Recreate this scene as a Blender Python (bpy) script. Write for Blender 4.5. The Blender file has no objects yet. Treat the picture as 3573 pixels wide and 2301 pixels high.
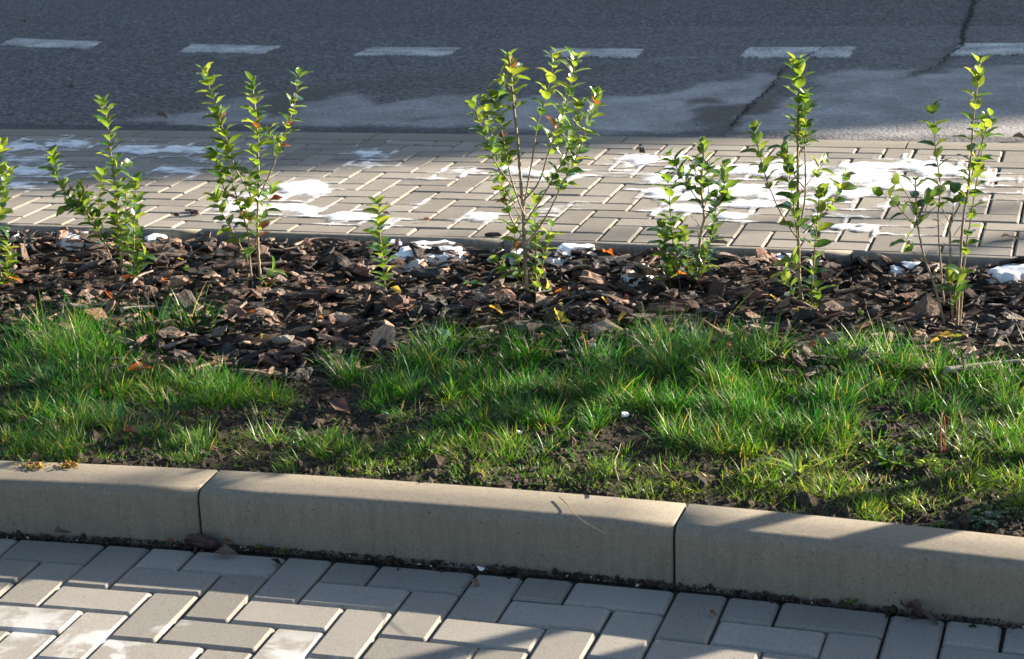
import bpy, math, random
import numpy as np
from mathutils import Vector, Matrix

random.seed(7)
rng = np.random.default_rng(7)
S = bpy.context.scene
C = S.collection

# ------------------------------------------------------------------ camera, light, exposure
CAM = Vector((0.9479, -3.0480, 1.4632))
YAW, PITCH, ROLL = math.radians(17.06), 0.29444, -0.04176
FOC = 6087.95 / 3573.0            # focal length as a share of the picture width
cd = bpy.data.cameras.new('camera')
cam = bpy.data.objects.new('camera', cd)
C.objects.link(cam)
cd.sensor_width = 36.0
cd.lens = FOC * 36.0
cd.clip_start, cd.clip_end = 0.05, 2000.0
RM = Matrix.Rotation(YAW, 3, 'Z') @ Matrix.Rotation(math.pi / 2 - PITCH, 3, 'X') @ Matrix.Rotation(ROLL, 3, 'Z')
cam.matrix_world = Matrix.Translation(CAM) @ RM.to_4x4()
cd.dof.use_dof = True
cd.dof.focus_distance = 4.3
cd.dof.aperture_fstop = 10.0
S.camera = cam

SUN_EL = math.radians(17.0)
SUN_AZ = math.radians(41.0)       # measured from +X towards +Y
sd = Vector((math.cos(SUN_AZ) * math.cos(SUN_EL), math.sin(SUN_AZ) * math.cos(SUN_EL), math.sin(SUN_EL)))
w = bpy.data.worlds.new('World')
S.world = w
w.use_nodes = True
wn = w.node_tree
sky = wn.nodes.new('ShaderNodeTexSky')
sky.sky_type = 'NISHITA'
sky.sun_disc = False
sky.sun_elevation = SUN_EL
sky.sun_rotation = math.pi / 2 - SUN_AZ
bg = wn.nodes['Background']
wn.links.new(sky.outputs[0], bg.inputs[0])
bg.inputs[1].default_value = 0.057
sl = bpy.data.lights.new('sun', 'SUN')
sl.energy = 5.0
sl.angle = math.radians(0.53)
sl.color = (1.0, 0.86, 0.68)
so = bpy.data.objects.new('sun', sl)
so.rotation_euler = sd.to_track_quat('Z', 'Y').to_euler()
so.location = (6, 6, 5)
C.objects.link(so)
S.view_settings.view_transform = 'Standard'
S.view_settings.look = 'None'
S.view_settings.gamma = 1.0
S.view_settings.exposure = 2.05
S.view_settings.use_curve_mapping = False

# ------------------------------------------------------------------ where a spot of the photograph lies on the ground
def ray(u, v):                      # u, v in the photograph's own 3573 x 2301 pixels
    x = (u - 1786.5) / 6087.95
    y = (v - 1150.5) / 6087.95
    return RM @ Vector((x, -y, -1.0))
def gp(u, v, z):
    d = ray(u, v)
    k = (z - CAM.z) / d.z
    return Vector((CAM.x + d.x * k, CAM.y + d.y * k, z))
DS = 3573 / 2391.0                  # overview pixels to photograph pixels
def gd(x, y, z):
    return gp(x * DS, y * DS, z)

# ------------------------------------------------------------------ object helpers
def link(o, parent=None):
    C.objects.link(o)
    if parent is not None:
        o.parent = parent
    return o
def mesh(name, verts, faces, mats=(), smooth=False):
    me = bpy.data.meshes.new(name)
    me.from_pydata([tuple(v) for v in verts], [], faces)
    for m in mats:
        me.materials.append(m)
    if smooth:
        me.polygons.foreach_set('use_smooth', [True] * len(me.polygons))
    me.update()
    return me
def np_mesh(name, V, F, mats=(), smooth=False):
    """V (n,3) array, F (m,k) array of equal-size faces"""
    me = bpy.data.meshes.new(name)
    m, k = F.shape
    me.vertices.add(len(V)); me.vertices.foreach_set('co', V.astype(np.float32).ravel())
    me.loops.add(m * k); me.loops.foreach_set('vertex_index', F.astype(np.int32).ravel())
    me.polygons.add(m)
    me.polygons.foreach_set('loop_start', np.arange(0, m * k, k, dtype=np.int32))
    me.polygons.foreach_set('loop_total', np.full(m, k, dtype=np.int32))
    for mt in mats:
        me.materials.append(mt)
    me.polygons.foreach_set('use_smooth', np.full(m, smooth))
    me.update(calc_edges=True)
    me.validate()
    return me
def attr(me, name, data):
    a = me.attributes.new(name, 'FLOAT', 'POINT')
    a.data.foreach_set('value', np.asarray(data, dtype=np.float32))
def cattr(me, name, data):
    a = me.attributes.new(name, 'FLOAT_COLOR', 'POINT')
    d = np.ones((len(data), 4), np.float32); d[:, :3] = data
    a.data.foreach_set('color', d.ravel())
def obj(name, me, parent=None, loc=None, rot=None, scale=None):
    o = bpy.data.objects.new(name, me)
    if loc is not None: o.location = loc
    if rot is not None: o.rotation_euler = rot
    if scale is not None: o.scale = scale
    return link(o, parent)
def tag(o, label=None, cat=None, group=None, kind=None):
    if label: o['label'] = label
    if cat: o['category'] = cat
    if group: o['group'] = group
    if kind: o['kind'] = kind
    return o
def empty(name, loc=(0, 0, 0)):
    o = bpy.data.objects.new(name, None)
    o.empty_display_size = 0.05
    o.location = loc
    return link(o)

# smooth value noise in numpy for shapes
_tab = rng.random((256, 256))
def vnoise(x, y):
    xi = np.floor(x).astype(int); yi = np.floor(y).astype(int)
    fx = x - xi; fy = y - yi
    fx = fx * fx * (3 - 2 * fx); fy = fy * fy * (3 - 2 * fy)
    a = _tab[xi & 255, yi & 255]; b = _tab[(xi + 1) & 255, yi & 255]
    c = _tab[xi & 255, (yi + 1) & 255]; d = _tab[(xi + 1) & 255, (yi + 1) & 255]
    return (a * (1 - fx) + b * fx) * (1 - fy) + (c * (1 - fx) + d * fx) * fy
def fbm(x, y, f, o=4):
    s = 0.0; a = 0.5; t = 0.0
    for i in range(o):
        s = s + a * vnoise(x * f + 17.3 * i, y * f + 5.1 * i); t += a; a *= 0.5; f *= 2.03
    return s / t

# ------------------------------------------------------------------ material helpers
class N:
    def __init__(self, name):
        self.m = bpy.data.materials.new(name); self.m.use_nodes = True
        self.t = self.m.node_tree
        self.b = self.t.nodes['Principled BSDF']
        self.out = self.t.nodes['Material Output']
        g = self.t.nodes.new('ShaderNodeNewGeometry'); self.pos = g.outputs['Position']
    def n(self, typ, **kw):
        x = self.t.nodes.new(typ)
        for k, v in kw.items(): setattr(x, k, v)
        return x
    def l(self, a, b): self.t.links.new(a, b)
    def noise(self, scale, detail=4, rough=0.55, vec=None, dist=0.0):
        x = self.n('ShaderNodeTexNoise'); self.l(vec or self.pos, x.inputs['Vector'])
        x.inputs['Scale'].default_value = scale; x.inputs['Detail'].default_value = detail
        x.inputs['Roughness'].default_value = rough; x.inputs['Distortion'].default_value = dist
        return x.outputs['Fac']
    def ramp(self, fac, a, b, ca=(0, 0, 0, 1), cb=(1, 1, 1, 1)):
        x = self.n('ShaderNodeValToRGB'); self.l(fac, x.inputs[0])
        e = x.color_ramp.elements
        e[0].position = a; e[0].color = ca; e[1].position = b; e[1].color = cb
        return x.outputs[0]
    def mix(self, fac, a, b, mode='MIX'):
        x = self.n('ShaderNodeMix', data_type='RGBA', blend_type=mode)
        for i, v in ((0, fac), (6, a), (7, b)):
            if isinstance(v, (int, float)): x.inputs[i].default_value = v
            elif isinstance(v, tuple): x.inputs[i].default_value = (*v[:3], 1)
            else: self.l(v, x.inputs[i])
        return x.outputs[2]
    def math(self, op, a, b=0.0, clamp=False):
        x = self.n('ShaderNodeMath', operation=op, use_clamp=clamp)
        for i, v in ((0, a), (1, b)):
            if isinstance(v, (int, float)): x.inputs[i].default_value = v
            else: self.l(v, x.inputs[i])
        return x.outputs[0]
    def attr(self, name, out='Fac'):
        x = self.n('ShaderNodeAttribute', attribute_name=name); return x.outputs[out]
    def bump(self, h, strength, dist=0.002, normal=None):
        x = self.n('ShaderNodeBump'); x.inputs['Strength'].default_value = strength
        x.inputs['Distance'].default_value = dist; self.l(h, x.inputs['Height'])
        if normal is not None: self.l(normal, x.inputs['Normal'])
        return x.outputs[0]
    def scaled(self, sx, sy, sz, vec=None):
        x = self.n('ShaderNodeMapping'); x.inputs['Scale'].default_value = (sx, sy, sz)
        self.l(vec or self.pos, x.inputs['Vector']); return x.outputs[0]
    def set(self, k, v):
        if isinstance(v, (int, float)): self.b.inputs[k].default_value = v
        elif isinstance(v, tuple): self.b.inputs[k].default_value = (*v[:3], 1)
        else: self.l(v, self.b.inputs[k])

def mat_concrete(name, base, var=0.12, frost=0.0, moss=0.0, streak=0.0, rnd=0.15):
    n = N(name)
    big = n.noise(6, 4); fine = n.noise(260, 3, 0.7); mid = n.noise(45, 3)
    d = tuple(c * (1 - var * 1.6) for c in base); l = tuple(min(1, c * (1 + var)) for c in base)
    col = n.mix(n.ramp(big, 0.3, 0.72), d, l)
    col = n.mix(n.ramp(mid, 0.35, 0.7), col, n.mix(0.5, col, l))
    v = n.n('ShaderNodeTexVoronoi'); v.inputs['Scale'].default_value = 420; n.l(n.pos, v.inputs['Vector'])
    sp = n.ramp(n.math('MULTIPLY', n.ramp(v.outputs['Distance'], 0.12, 0.2, (1, 1, 1, 1), (0, 0, 0, 1)), n.ramp(n.noise(190, 1), 0.52, 0.6)), 0.1, 0.6)
    col = n.mix(sp, col, tuple(min(1, c * 1.7) for c in base))
    gr = n.noise(230, 4, 0.8)
    col = n.mix(n.ramp(gr, 0.30, 0.72), n.mix(0.75, col, tuple(c * 0.55 for c in base)), n.mix(0.3, col, tuple(min(1, c * 1.5) for c in base)))
    sd_ = n.ramp(n.noise(170, 2, 0.6), 0.66, 0.72)
    col = n.mix(sd_, col, tuple(c * 0.35 for c in base))
    info = n.n('ShaderNodeObjectInfo')
    if rnd:
        r = n.math('MULTIPLY_ADD', info.outputs['Random'], rnd * 2); r.node.inputs[2].default_value = 1 - rnd
        hs = n.n('ShaderNodeHueSaturation'); n.l(r, hs.inputs['Value']); n.l(col, hs.inputs['Color']); col = hs.outputs[0]
    if streak:
        st = n.noise(1, 5, 0.6, n.scaled(75, 75, 9))
        col = n.mix(n.ramp(st, 0.45, 0.75), col, n.mix(streak, col, (0.10, 0.09, 0.08)))
    if moss:
        col = n.mix(n.math('MULTIPLY', n.ramp(n.noise(28, 4), 0.5, 0.7), moss), col, (0.07, 0.085, 0.035))
    if frost:
        f = n.ramp(n.math('ADD', n.noise(9, 5, 0.6, dist=0.6), n.math('MULTIPLY', info.outputs['Random'], 0.13)), 0.60, 0.70)
        sp2 = n.n('ShaderNodeSeparateXYZ'); n.l(n.pos, sp2.inputs[0])
        msk = n.ramp(n.math('MULTIPLY', sp2.outputs[1], -1.0), 0.32, 0.42)
        f = n.math('MULTIPLY', f, msk)
        col = n.mix(n.math('MULTIPLY', f, frost), col, (0.62, 0.64, 0.66))
    n.set('Base Color', col)
    n.set('Roughness', 0.82)
    n.set('Specular IOR Level', 0.35)
    h = n.math('ADD', n.math('MULTIPLY', fine, 0.6), n.math('MULTIPLY', mid, 0.6))
    n.set('Normal', n.bump(h, 0.35, 0.0012))
    return n.m

M_BRICK = mat_concrete('brick_concrete', (0.268, 0.253, 0.228), frost=0.55, rnd=0.2)
M_BRICK_FAR = mat_concrete('paving_concrete', (0.252, 0.230, 0.200), var=0.2, frost=0.0, rnd=0.2)
M_KERB = mat_concrete('kerb_concrete', (0.230, 0.203, 0.162), var=0.10, streak=0.38, moss=0.1, rnd=0.04)
M_EDGE = mat_concrete('edging_concrete', (0.24, 0.22, 0.185), var=0.12, streak=0.75, rnd=0.05)
M_FLUSH = mat_concrete('flush_kerb_concrete', (0.24, 0.216, 0.178), var=0.12, rnd=0.05)

def mat_dirt(name, a, b, rough=0.9, s=60):
    n = N(name)
    col = n.mix(n.ramp(n.noise(s, 6, 0.65), 0.35, 0.7), a, b)
    col = n.mix(n.ramp(n.noise(8, 3), 0.5, 0.68), col, n.mix(0.5, col, a))
    n.set('Base Color', col); n.set('Roughness', rough); n.set('Specular IOR Level', 0.3)
    n.set('Normal', n.bump(n.noise(150, 6, 0.7), 0.8, 0.006))
    return n.m
M_SOIL = mat_dirt('dark_soil', (0.016, 0.012, 0.009), (0.06, 0.045, 0.03))
M_JOINT = mat_dirt('joint_sand', (0.018, 0.016, 0.012), (0.06, 0.053, 0.036), s=130)
M_CRUMB = mat_dirt('soil_crumbs', (0.02, 0.015, 0.012), (0.085, 0.062, 0.045), s=90)

# asphalt: pale salt film, damp stains and the kerb-side seam come from painted attributes
n = N('asphalt')
v = n.n('ShaderNodeTexVoronoi'); v.inputs['Scale'].default_value = 72; n.l(n.pos, v.inputs['Vector'])
stone = n.n('ShaderNodeSeparateColor'); n.l(v.outputs['Color'], stone.inputs[0])
stn = n.ramp(stone.outputs[0], 0.0, 1.0, (0.020, 0.020, 0.022, 1), (0.225, 0.220, 0.222, 1))
col = n.mix(n.ramp(n.noise(48, 4, 0.8), 0.38, 0.62), stn, n.mix(0.55, stn, (0.03, 0.032, 0.04)))
g2 = n.ramp(n.noise(26, 6, 0.95), 0.38, 0.62, (0.55, 0.55, 0.56, 1), (1.6, 1.6, 1.62, 1))
col = n.mix(1.0, col, g2, 'MULTIPLY')
col = n.mix(n.ramp(n.noise(1.3, 4), 0.3, 0.75), n.mix(0.2, col, (0.04, 0.04, 0.045)), col)
brk = n.noise(55, 6, 0.85)
lf = n.math('MULTIPLY', n.attr('pale'), n.math('ADD', n.ramp(brk, 0.36, 0.60), 0.35), True)
col = n.mix(n.math('MULTIPLY', lf, 0.92), col, n.mix(n.ramp(n.noise(4, 5), 0.35, 0.7), (0.28, 0.268, 0.26), (0.46, 0.455, 0.46)))
col = n.mix(n.math('MULTIPLY', n.attr('damp'), 0.85), col, (0.045, 0.037, 0.034))
col = n.mix(n.math('MULTIPLY', n.attr('seam'), n.ramp(n.noise(110, 3), 0.2, 0.7)), col, (0.042, 0.044, 0.052))
col = n.mix(n.math('MULTIPLY', n.attr('brown'), 0.35), col, (0.075, 0.062, 0.052))
n.set('Base Color', col)
n.set('Roughness', n.math('SUBTRACT', 0.85, n.math('MULTIPLY', n.attr('damp'), 0.2)))
n.set('Specular IOR Level', 0.22)
n.set('Normal', n.bump(n.math('ADD', v.outputs['Distance'], n.noise(120, 3)), 0.7, 0.004))
M_ROAD = n.m

n = N('worn_road_paint')
wear = n.ramp(n.math('ADD', n.noise(62, 6, 0.9), n.math('MULTIPLY', n.noise(6, 3), 0.30)), 0.54, 0.72, (0, 0, 0, 1), (1, 1, 1, 1))
vor = n.n('ShaderNodeTexVoronoi'); vor.inputs['Scale'].default_value = 95; n.l(n.pos, vor.inputs['Vector'])
info = n.n('ShaderNodeObjectInfo')
n.set('Base Color', n.mix(wear, n.mix(info.outputs['Random'], (0.66, 0.67, 0.66), (0.8, 0.81, 0.8)), (0.085, 0.085, 0.09)))
n.set('Roughness', 0.7)
n.set('Normal', n.bump(vor.outputs['Distance'], 0.6, 0.003))
M_PAINT = n.m

n = N('tar_crack'); n.set('Specular IOR Level', 0.15); n.set('Base Color', n.mix(n.noise(80, 3), (0.008, 0.008, 0.01), (0.03, 0.03, 0.033))); n.set('Roughness', 0.95)
M_TAR = n.m

# snow
n = N('snow')
n.set('Base Color', n.mix(n.ramp(n.noise(30, 5), 0.4, 0.75), (0.86, 0.88, 0.92), (0.74, 0.75, 0.77)))
n.set('Roughness', 0.55); n.set('Subsurface Weight', 0.0)
n.set('Normal', n.bump(n.noise(220, 5, 0.7), 0.6, 0.004))
M_SNOW = n.m
n = N('thin_snow')
n.set('Base Color', n.mix(n.ramp(n.attr('cover'), 0.2, 0.7), (0.50, 0.49, 0.47), n.mix(n.ramp(n.noise(30, 5), 0.4, 0.75), (0.84, 0.86, 0.90), (0.72, 0.72, 0.72))))
n.set('Roughness', 0.5)
n.set('Normal', n.bump(n.noise(200, 5, 0.7), 0.6, 0.003))
al = n.math('ADD', n.attr('cover'), n.math('ADD', n.math('MULTIPLY', n.math('SUBTRACT', n.noise(120, 5, 0.75), 0.5), 1.1), n.math('MULTIPLY', n.math('SUBTRACT', n.noise(1, 4, 0.6, n.scaled(9, 26, 9)), 0.5), 1.3)))
al = n.ramp(al, 0.24, 0.86)
n.set('Alpha', al)
M_THIN = n.m

# bark
n = N('bark')
oc = n.attr('chip', 'Vector')
tint = n.attr('tint', 'Color')
grain = n.noise(1, 5, 0.7, n.scaled(30, 170, 90, oc))
col = n.mix(n.ramp(grain, 0.3, 0.72), n.mix(0.8, tint, (0.006, 0.005, 0.005)), tint)
col = n.mix(n.ramp(n.noise(55, 4, 0.6, oc), 0.55, 0.72), col, n.mix(0.45, col, (0.24, 0.19, 0.17)))
n.set('Base Color', col)
n.set('Roughness', n.ramp(n.noise(30, 2, vec=oc), 0.3, 0.7, (0.5, 0.5, 0.5, 1), (0.85, 0.85, 0.85, 1)))
n.set('Specular IOR Level', 0.45)
n.set('Normal', n.bump(n.math('ADD', grain, n.noise(90, 4, vec=oc)), 0.9, 0.005))
M_BARK = n.m

# leaves and stems
def mat_leaf(name, top, trans, rough=0.17, tw=0.42, vary=0.12):
    n = N(name)
    info = n.n('ShaderNodeObjectInfo')
    tc = n.n('ShaderNodeTexCoord')
    sep = n.n('ShaderNodeSeparateXYZ'); n.l(tc.outputs['Object'], sep.inputs[0])
    vein = n.ramp(n.math('ABSOLUTE', sep.outputs[1]), 0.0, 0.0013, (1, 1, 1, 1), (0, 0, 0, 1))
    hs = n.n('ShaderNodeHueSaturation')
    n.l(n.math('MULTIPLY_ADD', info.outputs['Random'], vary * 4), hs.inputs['Value']); hs.inputs['Value'].links[0].from_node.inputs[2].default_value = 1 - vary * 2
    h2 = n.math('MULTIPLY_ADD', info.outputs['Random'], 0.03); h2.node.inputs[2].default_value = 0.485
    n.l(h2, hs.inputs['Hue'])
    col = n.mix(n.ramp(n.noise(120, 3, vec=tc.outputs['Object']), 0.35, 0.7), top, tuple(c * 0.75 for c in top))
    col = n.mix(n.math('MULTIPLY', vein, 0.5), col, tuple(min(1, c * 2.2) for c in top))
    n.l(col, hs.inputs['Color'])
    n.set('Base Color', hs.outputs[0]); n.set('Coat Weight', 0.6); n.set('Coat Roughness', 0.12); n.set('Roughness', rough + 0.1); n.set('Specular IOR Level', 0.55)
    n.set('Normal', n.bump(n.noise(220, 2, vec=tc.outputs['Object']), 0.15, 0.002))
    tr = n.n('ShaderNodeBsdfTranslucent')
    hs2 = n.n('ShaderNodeHueSaturation'); n.l(h2, hs2.inputs['Hue']); hs2.inputs['Color'].default_value = (*trans, 1)
    n.l(hs2.outputs[0], tr.inputs[0])
    mx = n.n('ShaderNodeMixShader'); mx.inputs[0].default_value = tw
    n.l(n.b.outputs[0], mx.inputs[1]); n.l(tr.outputs[0], mx.inputs[2]); n.l(mx.outputs[0], n.out.inputs[0])
    return n.m
M_LEAF = mat_leaf('leaf_green', (0.055, 0.125, 0.02), (0.25, 0.38, 0.03), rough=0.15)
M_LEAF_Y = mat_leaf('leaf_young', (0.095, 0.165, 0.025), (0.36, 0.46, 0.04), tw=0.42)
M_LEAF_D = mat_leaf('leaf_dark', (0.026, 0.075, 0.022), (0.12, 0.24, 0.03), tw=0.35)
M_LEAF_R = mat_leaf('leaf_russet', (0.17, 0.055, 0.02), (0.42, 0.13, 0.02), tw=0.35)
M_LEAF_O = mat_leaf('leaf_orange', (0.42, 0.13, 0.01), (0.8, 0.25, 0.02), tw=0.35)
M_LEAF_YEL = mat_leaf('leaf_yellow', (0.42, 0.33, 0.04), (0.7, 0.5, 0.05), tw=0.35)
M_LEAF_B = mat_leaf('leaf_brown_dry', (0.10, 0.05, 0.032), (0.12, 0.05, 0.02), rough=0.6, tw=0.15)
M_LEAF_P = mat_leaf('leaf_pale_dry', (0.36, 0.29, 0.19), (0.4, 0.28, 0.15), rough=0.5, tw=0.2)
def mat_stem(name, a, b, s=60):
    n = N(name)
    n.set('Base Color', n.mix(n.ramp(n.noise(1, 4, vec=n.scaled(s, s, s * 0.35)), 0.35, 0.7), a, b))
    n.set('Roughness', 0.65); n.set('Normal', n.bump(n.noise(260, 3), 0.5, 0.001))
    return n.m
M_STEM = mat_stem('stem_bark', (0.20, 0.145, 0.09), (0.34, 0.27, 0.19))
M_STEM_Y = mat_stem('stem_young', (0.25, 0.14, 0.045), (0.30, 0.26, 0.08))
M_TWIG = mat_stem('dry_twig', (0.16, 0.10, 0.07), (0.33, 0.25, 0.19))
M_TRUNK = mat_stem('trunk_bark', (0.07, 0.055, 0.045), (0.16, 0.13, 0.10), 12)
M_RED = mat_stem('red_stalk', (0.42, 0.06, 0.05), (0.5, 0.12, 0.09))

# grass
n = N('grass_blades')
tint = n.attr('tint', 'Color')
n.set('Base Color', tint); n.set('Roughness', 0.42); n.set('Specular IOR Level', 0.4)
tr = n.n('ShaderNodeBsdfTranslucent')
n.l(n.mix(1.0, tint, (2.1, 2.1, 0.7), 'MULTIPLY'), tr.inputs[0])
mx = n.n('ShaderNodeMixShader'); mx.inputs[0].default_value = 0.38
n.l(n.b.outputs[0], mx.inputs[1]); n.l(tr.outputs[0], mx.inputs[2]); n.l(mx.outputs[0], n.out.inputs[0])
M_GRASS = n.m
n = N('plastic_litter'); n.set('Base Color', (0.72, 0.76, 0.8)); n.set('Roughness', 0.25); M_LITTER = n.m
n = N('glass_shard'); n.set('Base Color', n.mix(n.ramp(n.noise(60, 3), 0.4, 0.6), (0.22, 0.27, 0.28), (0.42, 0.44, 0.43))); n.set('Roughness', 0.15); M_SHARD = n.m
n = N('grit_stone'); info = n.n('ShaderNodeObjectInfo'); n.set('Base Color', n.mix(n.noise(70, 3), (0.16, 0.15, 0.13), (0.45, 0.42, 0.37))); n.set('Roughness', 0.8); M_GRIT = n.m

# ------------------------------------------------------------------ ground levels
Z_FAR = 0.192
def kerb_n(t):
    return -0.0443 * t * t - 0.0091 * t - 0.001
ARC_K, ARC_K3 = -0.01371, -0.001359
class Lattice:
    """10 cm herringbone grid whose rows follow a gently curving line"""
    def __init__(s, x, y, r, k, k3, z):
        s.x, s.y, s.r, s.k, s.k3, s.z = x, y, r, k, k3, z
    def at(s, a, b):
        a = a * 0.1; b = b * 0.1; m = 24
        x, y = s.x, s.y; h = a / m
        for i in range(m):
            q = h * (i + 0.5); th = s.r + s.k * q + s.k3 * q * q
            x += math.cos(th) * h; y += math.sin(th) * h
        th = s.r + s.k * a + s.k3 * a * a
        return x - b * math.sin(th), y + b * math.cos(th), th
NEAR = Lattice(-0.8712, -0.2576, 0.04898, -0.05813, 0.0, 0.0)
FAR = Lattice(-0.98513, 1.97155, 0.00243, ARC_K, ARC_K3, Z_FAR)

def soil_z(t, n_):
    base = np.interp(n_, [0.05, 0.2, 0.7, 0.95, 1.5, 1.72, 1.9], [0.100, 0.108, 0.122, 0.135, 0.153, 0.163, 0.15])
    return base + (fbm(t + 9, n_ + 3, 5, 4) - 0.5) * 0.028 + (fbm(t + 2, n_ + 7, 24, 3) - 0.5) * 0.012

# ------------------------------------------------------------------ SETTING: ground far and wide
me = mesh('ground', [(-600, -600, -0.12), (600, -600, -0.12), (600, 600, -0.12), (-600, 600, -0.12)], [(0, 1, 2, 3)], [M_SOIL])
tag(obj('ground', me), kind='structure')

# road
tt = np.concatenate([np.linspace(-40, -9, 12)[:-1], np.linspace(-9, 2.6, 465), np.linspace(2.6, 30, 10)[1:]])
nn = np.concatenate([np.linspace(0, 3.2, 130), np.linspace(3.2, 9, 70)[1:], np.linspace(9, 40, 10)[1:]])
nt, ny = len(tt), len(nn)
edge = []
for t in tt:                       # the road starts behind the flush kerb and follows its line
    tq = min(max(t, -3.6), 1.6)
    edge.append(FAR.at((tq + 0.985) * 10, 15.5)[1] - 0.004)
edge = np.array(edge)
TT, NN = np.meshgrid(tt, nn, indexing='ij')
OFF = edge[:, None] * np.clip(1 - NN / 20, 0, 1) + 3.52 * np.clip(NN / 20, 0, 1)
YY = OFF + NN
ZZ = Z_FAR - 0.006 + 0.0 * NN + (fbm(TT, YY, 1.1, 2) - 0.5) * 0.006 * np.clip(NN * 3, 0, 1)
V = np.stack([TT, YY, ZZ], -1).reshape(-1, 3)
I = np.arange(nt * ny).reshape(nt, ny)
F = np.stack([I[:-1, :-1], I[1:, :-1], I[1:, 1:], I[:-1, 1:]], -1).reshape(-1, 4)
me = np_mesh('road', V, F, [M_ROAD], True)
P = V[:, :2] + np.stack([(fbm(V[:, 0], V[:, 1], 5, 4) - 0.5) * 0.22, (fbm(V[:, 0] + 40, V[:, 1], 7, 4) - 0.5) * 0.30], -1)
def inpoly(P, poly):
    r = np.zeros(len(P), bool); m = len(poly)
    for i in range(m):
        x1, y1 = poly[i]; x2, y2 = poly[(i + 1) % m]
        c = ((y1 > P[:, 1]) != (y2 > P[:, 1])) & (P[:, 0] < (x2 - x1) * (P[:, 1] - y1) / (y2 - y1 + 1e-12) + x1)
        r ^= c
    return r
def segdist(P, pts):
    d = np.full(len(P), 1e9)
    for (a, b) in zip(pts[:-1], pts[1:]):
        a = np.array(a); b = np.array(b); ab = b - a
        t = np.clip(((P - a) @ ab) / (ab @ ab), 0, 1)
        d = np.minimum(d, np.hypot(*(P - a - t[:, None] * ab).T))
    return d
def gl(pts, ox=0, oy=0, s=1.3289):
    return [tuple(gp(ox + x / s, oy + y / s, Z_FAR)[:2]) for x, y in pts]
def soft(P, poly, w):
    ins = inpoly(P, poly); d = segdist(P, list(poly) + [poly[0]])
    return np.clip(0.5 + np.where(ins, d, -d) / w, 0, 1)
near_i = (V[:, 0] > -9) & (V[:, 0] < 2.6) & (NN.ravel() < 3.3)
Pn = P[near_i]
pale = np.zeros(len(V)); damp = np.zeros(len(V)); seam = np.zeros(len(V)); brown = np.zeros(len(V))
L1 = gl([(560, 560), (700, 535), (780, 520), (900, 505), (1000, 470), (1080, 445), (1200, 428), (1330, 424), (1210, 445), (1180, 480), (1190, 520), (1240, 540), (1330, 520), (1400, 485), (1500, 455), (1600, 430), (1760, 470), (1900, 450), (2050, 425), (2300, 440), (2400, 600), (2000, 590), (1700, 583), (1400, 578), (1100, 570), (900, 566)])
R1 = gl([(-40, 600), (-40, 450), (200, 450), (400, 440), (720, 430), (950, 370), (1230, 330), (1255, 350), (1180, 430), (1080, 470), (1000, 490), (850, 520), (800, 560), (830, 600), (500, 610)], 1773)
R2 = gl([(1060, 600), (1090, 545), (1200, 490), (1320, 440), (1420, 400), (1400, 350), (1500, 320), (1800, 305), (1900, 310), (1870, 345), (1960, 335), (2060, 310), (2700, 295), (2800, 625), (1800, 628), (1100, 625)], 1773)
p = np.maximum.reduce([soft(Pn, L1, 0.10) * 0.72, soft(Pn, R1, 0.10) * 0.95, soft(Pn, R2, 0.10) * 0.85])
base_p = np.interp(Pn[:, 0], [-4, -2.5, 0, 1.2], [0.0, 0.03, 0.14, 0.2])
ghost = gl([(0, 210), (400, 228), (840, 240), (1240, 256), (1640, 258), (2050, 262)]) + gl([(600, 275), (900, 262), (1070, 262), (1600, 248), (1850, 250), (2060, 245), (2400, 248)], 1773)
gh = np.clip(1.2 - segdist(Pn, ghost) / 0.05, 0, 1) * np.clip((fbm(Pn[:, 0], Pn[:, 1], 6, 3) - 0.42) * 5, 0, 1) * np.interp(Pn[:, 0], [-4, -1, 0, 1], [0.35, 0.4, 0.9, 1.0])
pale[near_i] = np.maximum(np.maximum(p, base_p), gh * 0.75)
dots = [gl([(800, 462), (890, 450), (990, 462), (960, 485), (860, 490), (790, 478)], 1773), gl([(1930, 540), (2010, 532), (2015, 546), (1950, 552)])]
dp = np.maximum(soft(Pn, dots[0], 0.05), soft(Pn, dots[1], 0.05) * 0.7)
DB = gl([(790, 535), (900, 505), (1040, 490), (1110, 470), (1180, 440), (1240, 380), (1290, 400), (1210, 460), (1180, 500), (1090, 545), (1060, 600), (960, 610), (900, 575)], 1773)
dp = np.maximum(dp, soft(Pn, DB, 0.08))
cr1 = gl([(1480, 215), (1380, 265), (1265, 330), (1250, 370), (1200, 430), (1120, 490), (1080, 530), (1040, 590)], 1773)
cr2 = gl([(2105, 215), (2050, 250), (2010, 290), (1960, 320), (1880, 350), (1815, 356)], 1773)
dp = np.maximum(dp, np.clip(1 - segdist(Pn, cr1) / 0.07, 0, 1) * 0.9)
dp = np.maximum(dp, np.clip(1 - segdist(Pn, cr2) / 0.06, 0, 1) * 0.9)
MB = gl([(1180, 450), (1300, 428), (1480, 415), (1600, 410), (1500, 450), (1400, 480), (1330, 515), (1240, 535), (1190, 515)])
dp = np.maximum(dp, soft(Pn, MB, 0.06) * 0.8)
damp[near_i] = dp
bb = gl([(600, 480), (750, 440), (1000, 400), (1500, 390), (2000, 340), (2600, 300), (2900, 290), (2900, 330), (2400, 380), (1900, 420), (1300, 430), (1000, 460), (800, 520), (640, 520)])
bb2 = gl([(600, 270), (1300, 255), (1500, 300), (900, 330)])
brown[near_i] = np.maximum(soft(Pn, bb, 0.25), soft(Pn, bb2, 0.3) * 0.6)
sw = NN.ravel() + (fbm(V[:, 0], V[:, 1], 9, 3) - 0.5) * 0.05
seam[:] = np.clip((0.17 - sw) / 0.03, 0, 1) * np.interp(V[:, 0], [-3.5, -1.2, -0.6, 3], [1, 1, 0.55, 0.45])
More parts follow.
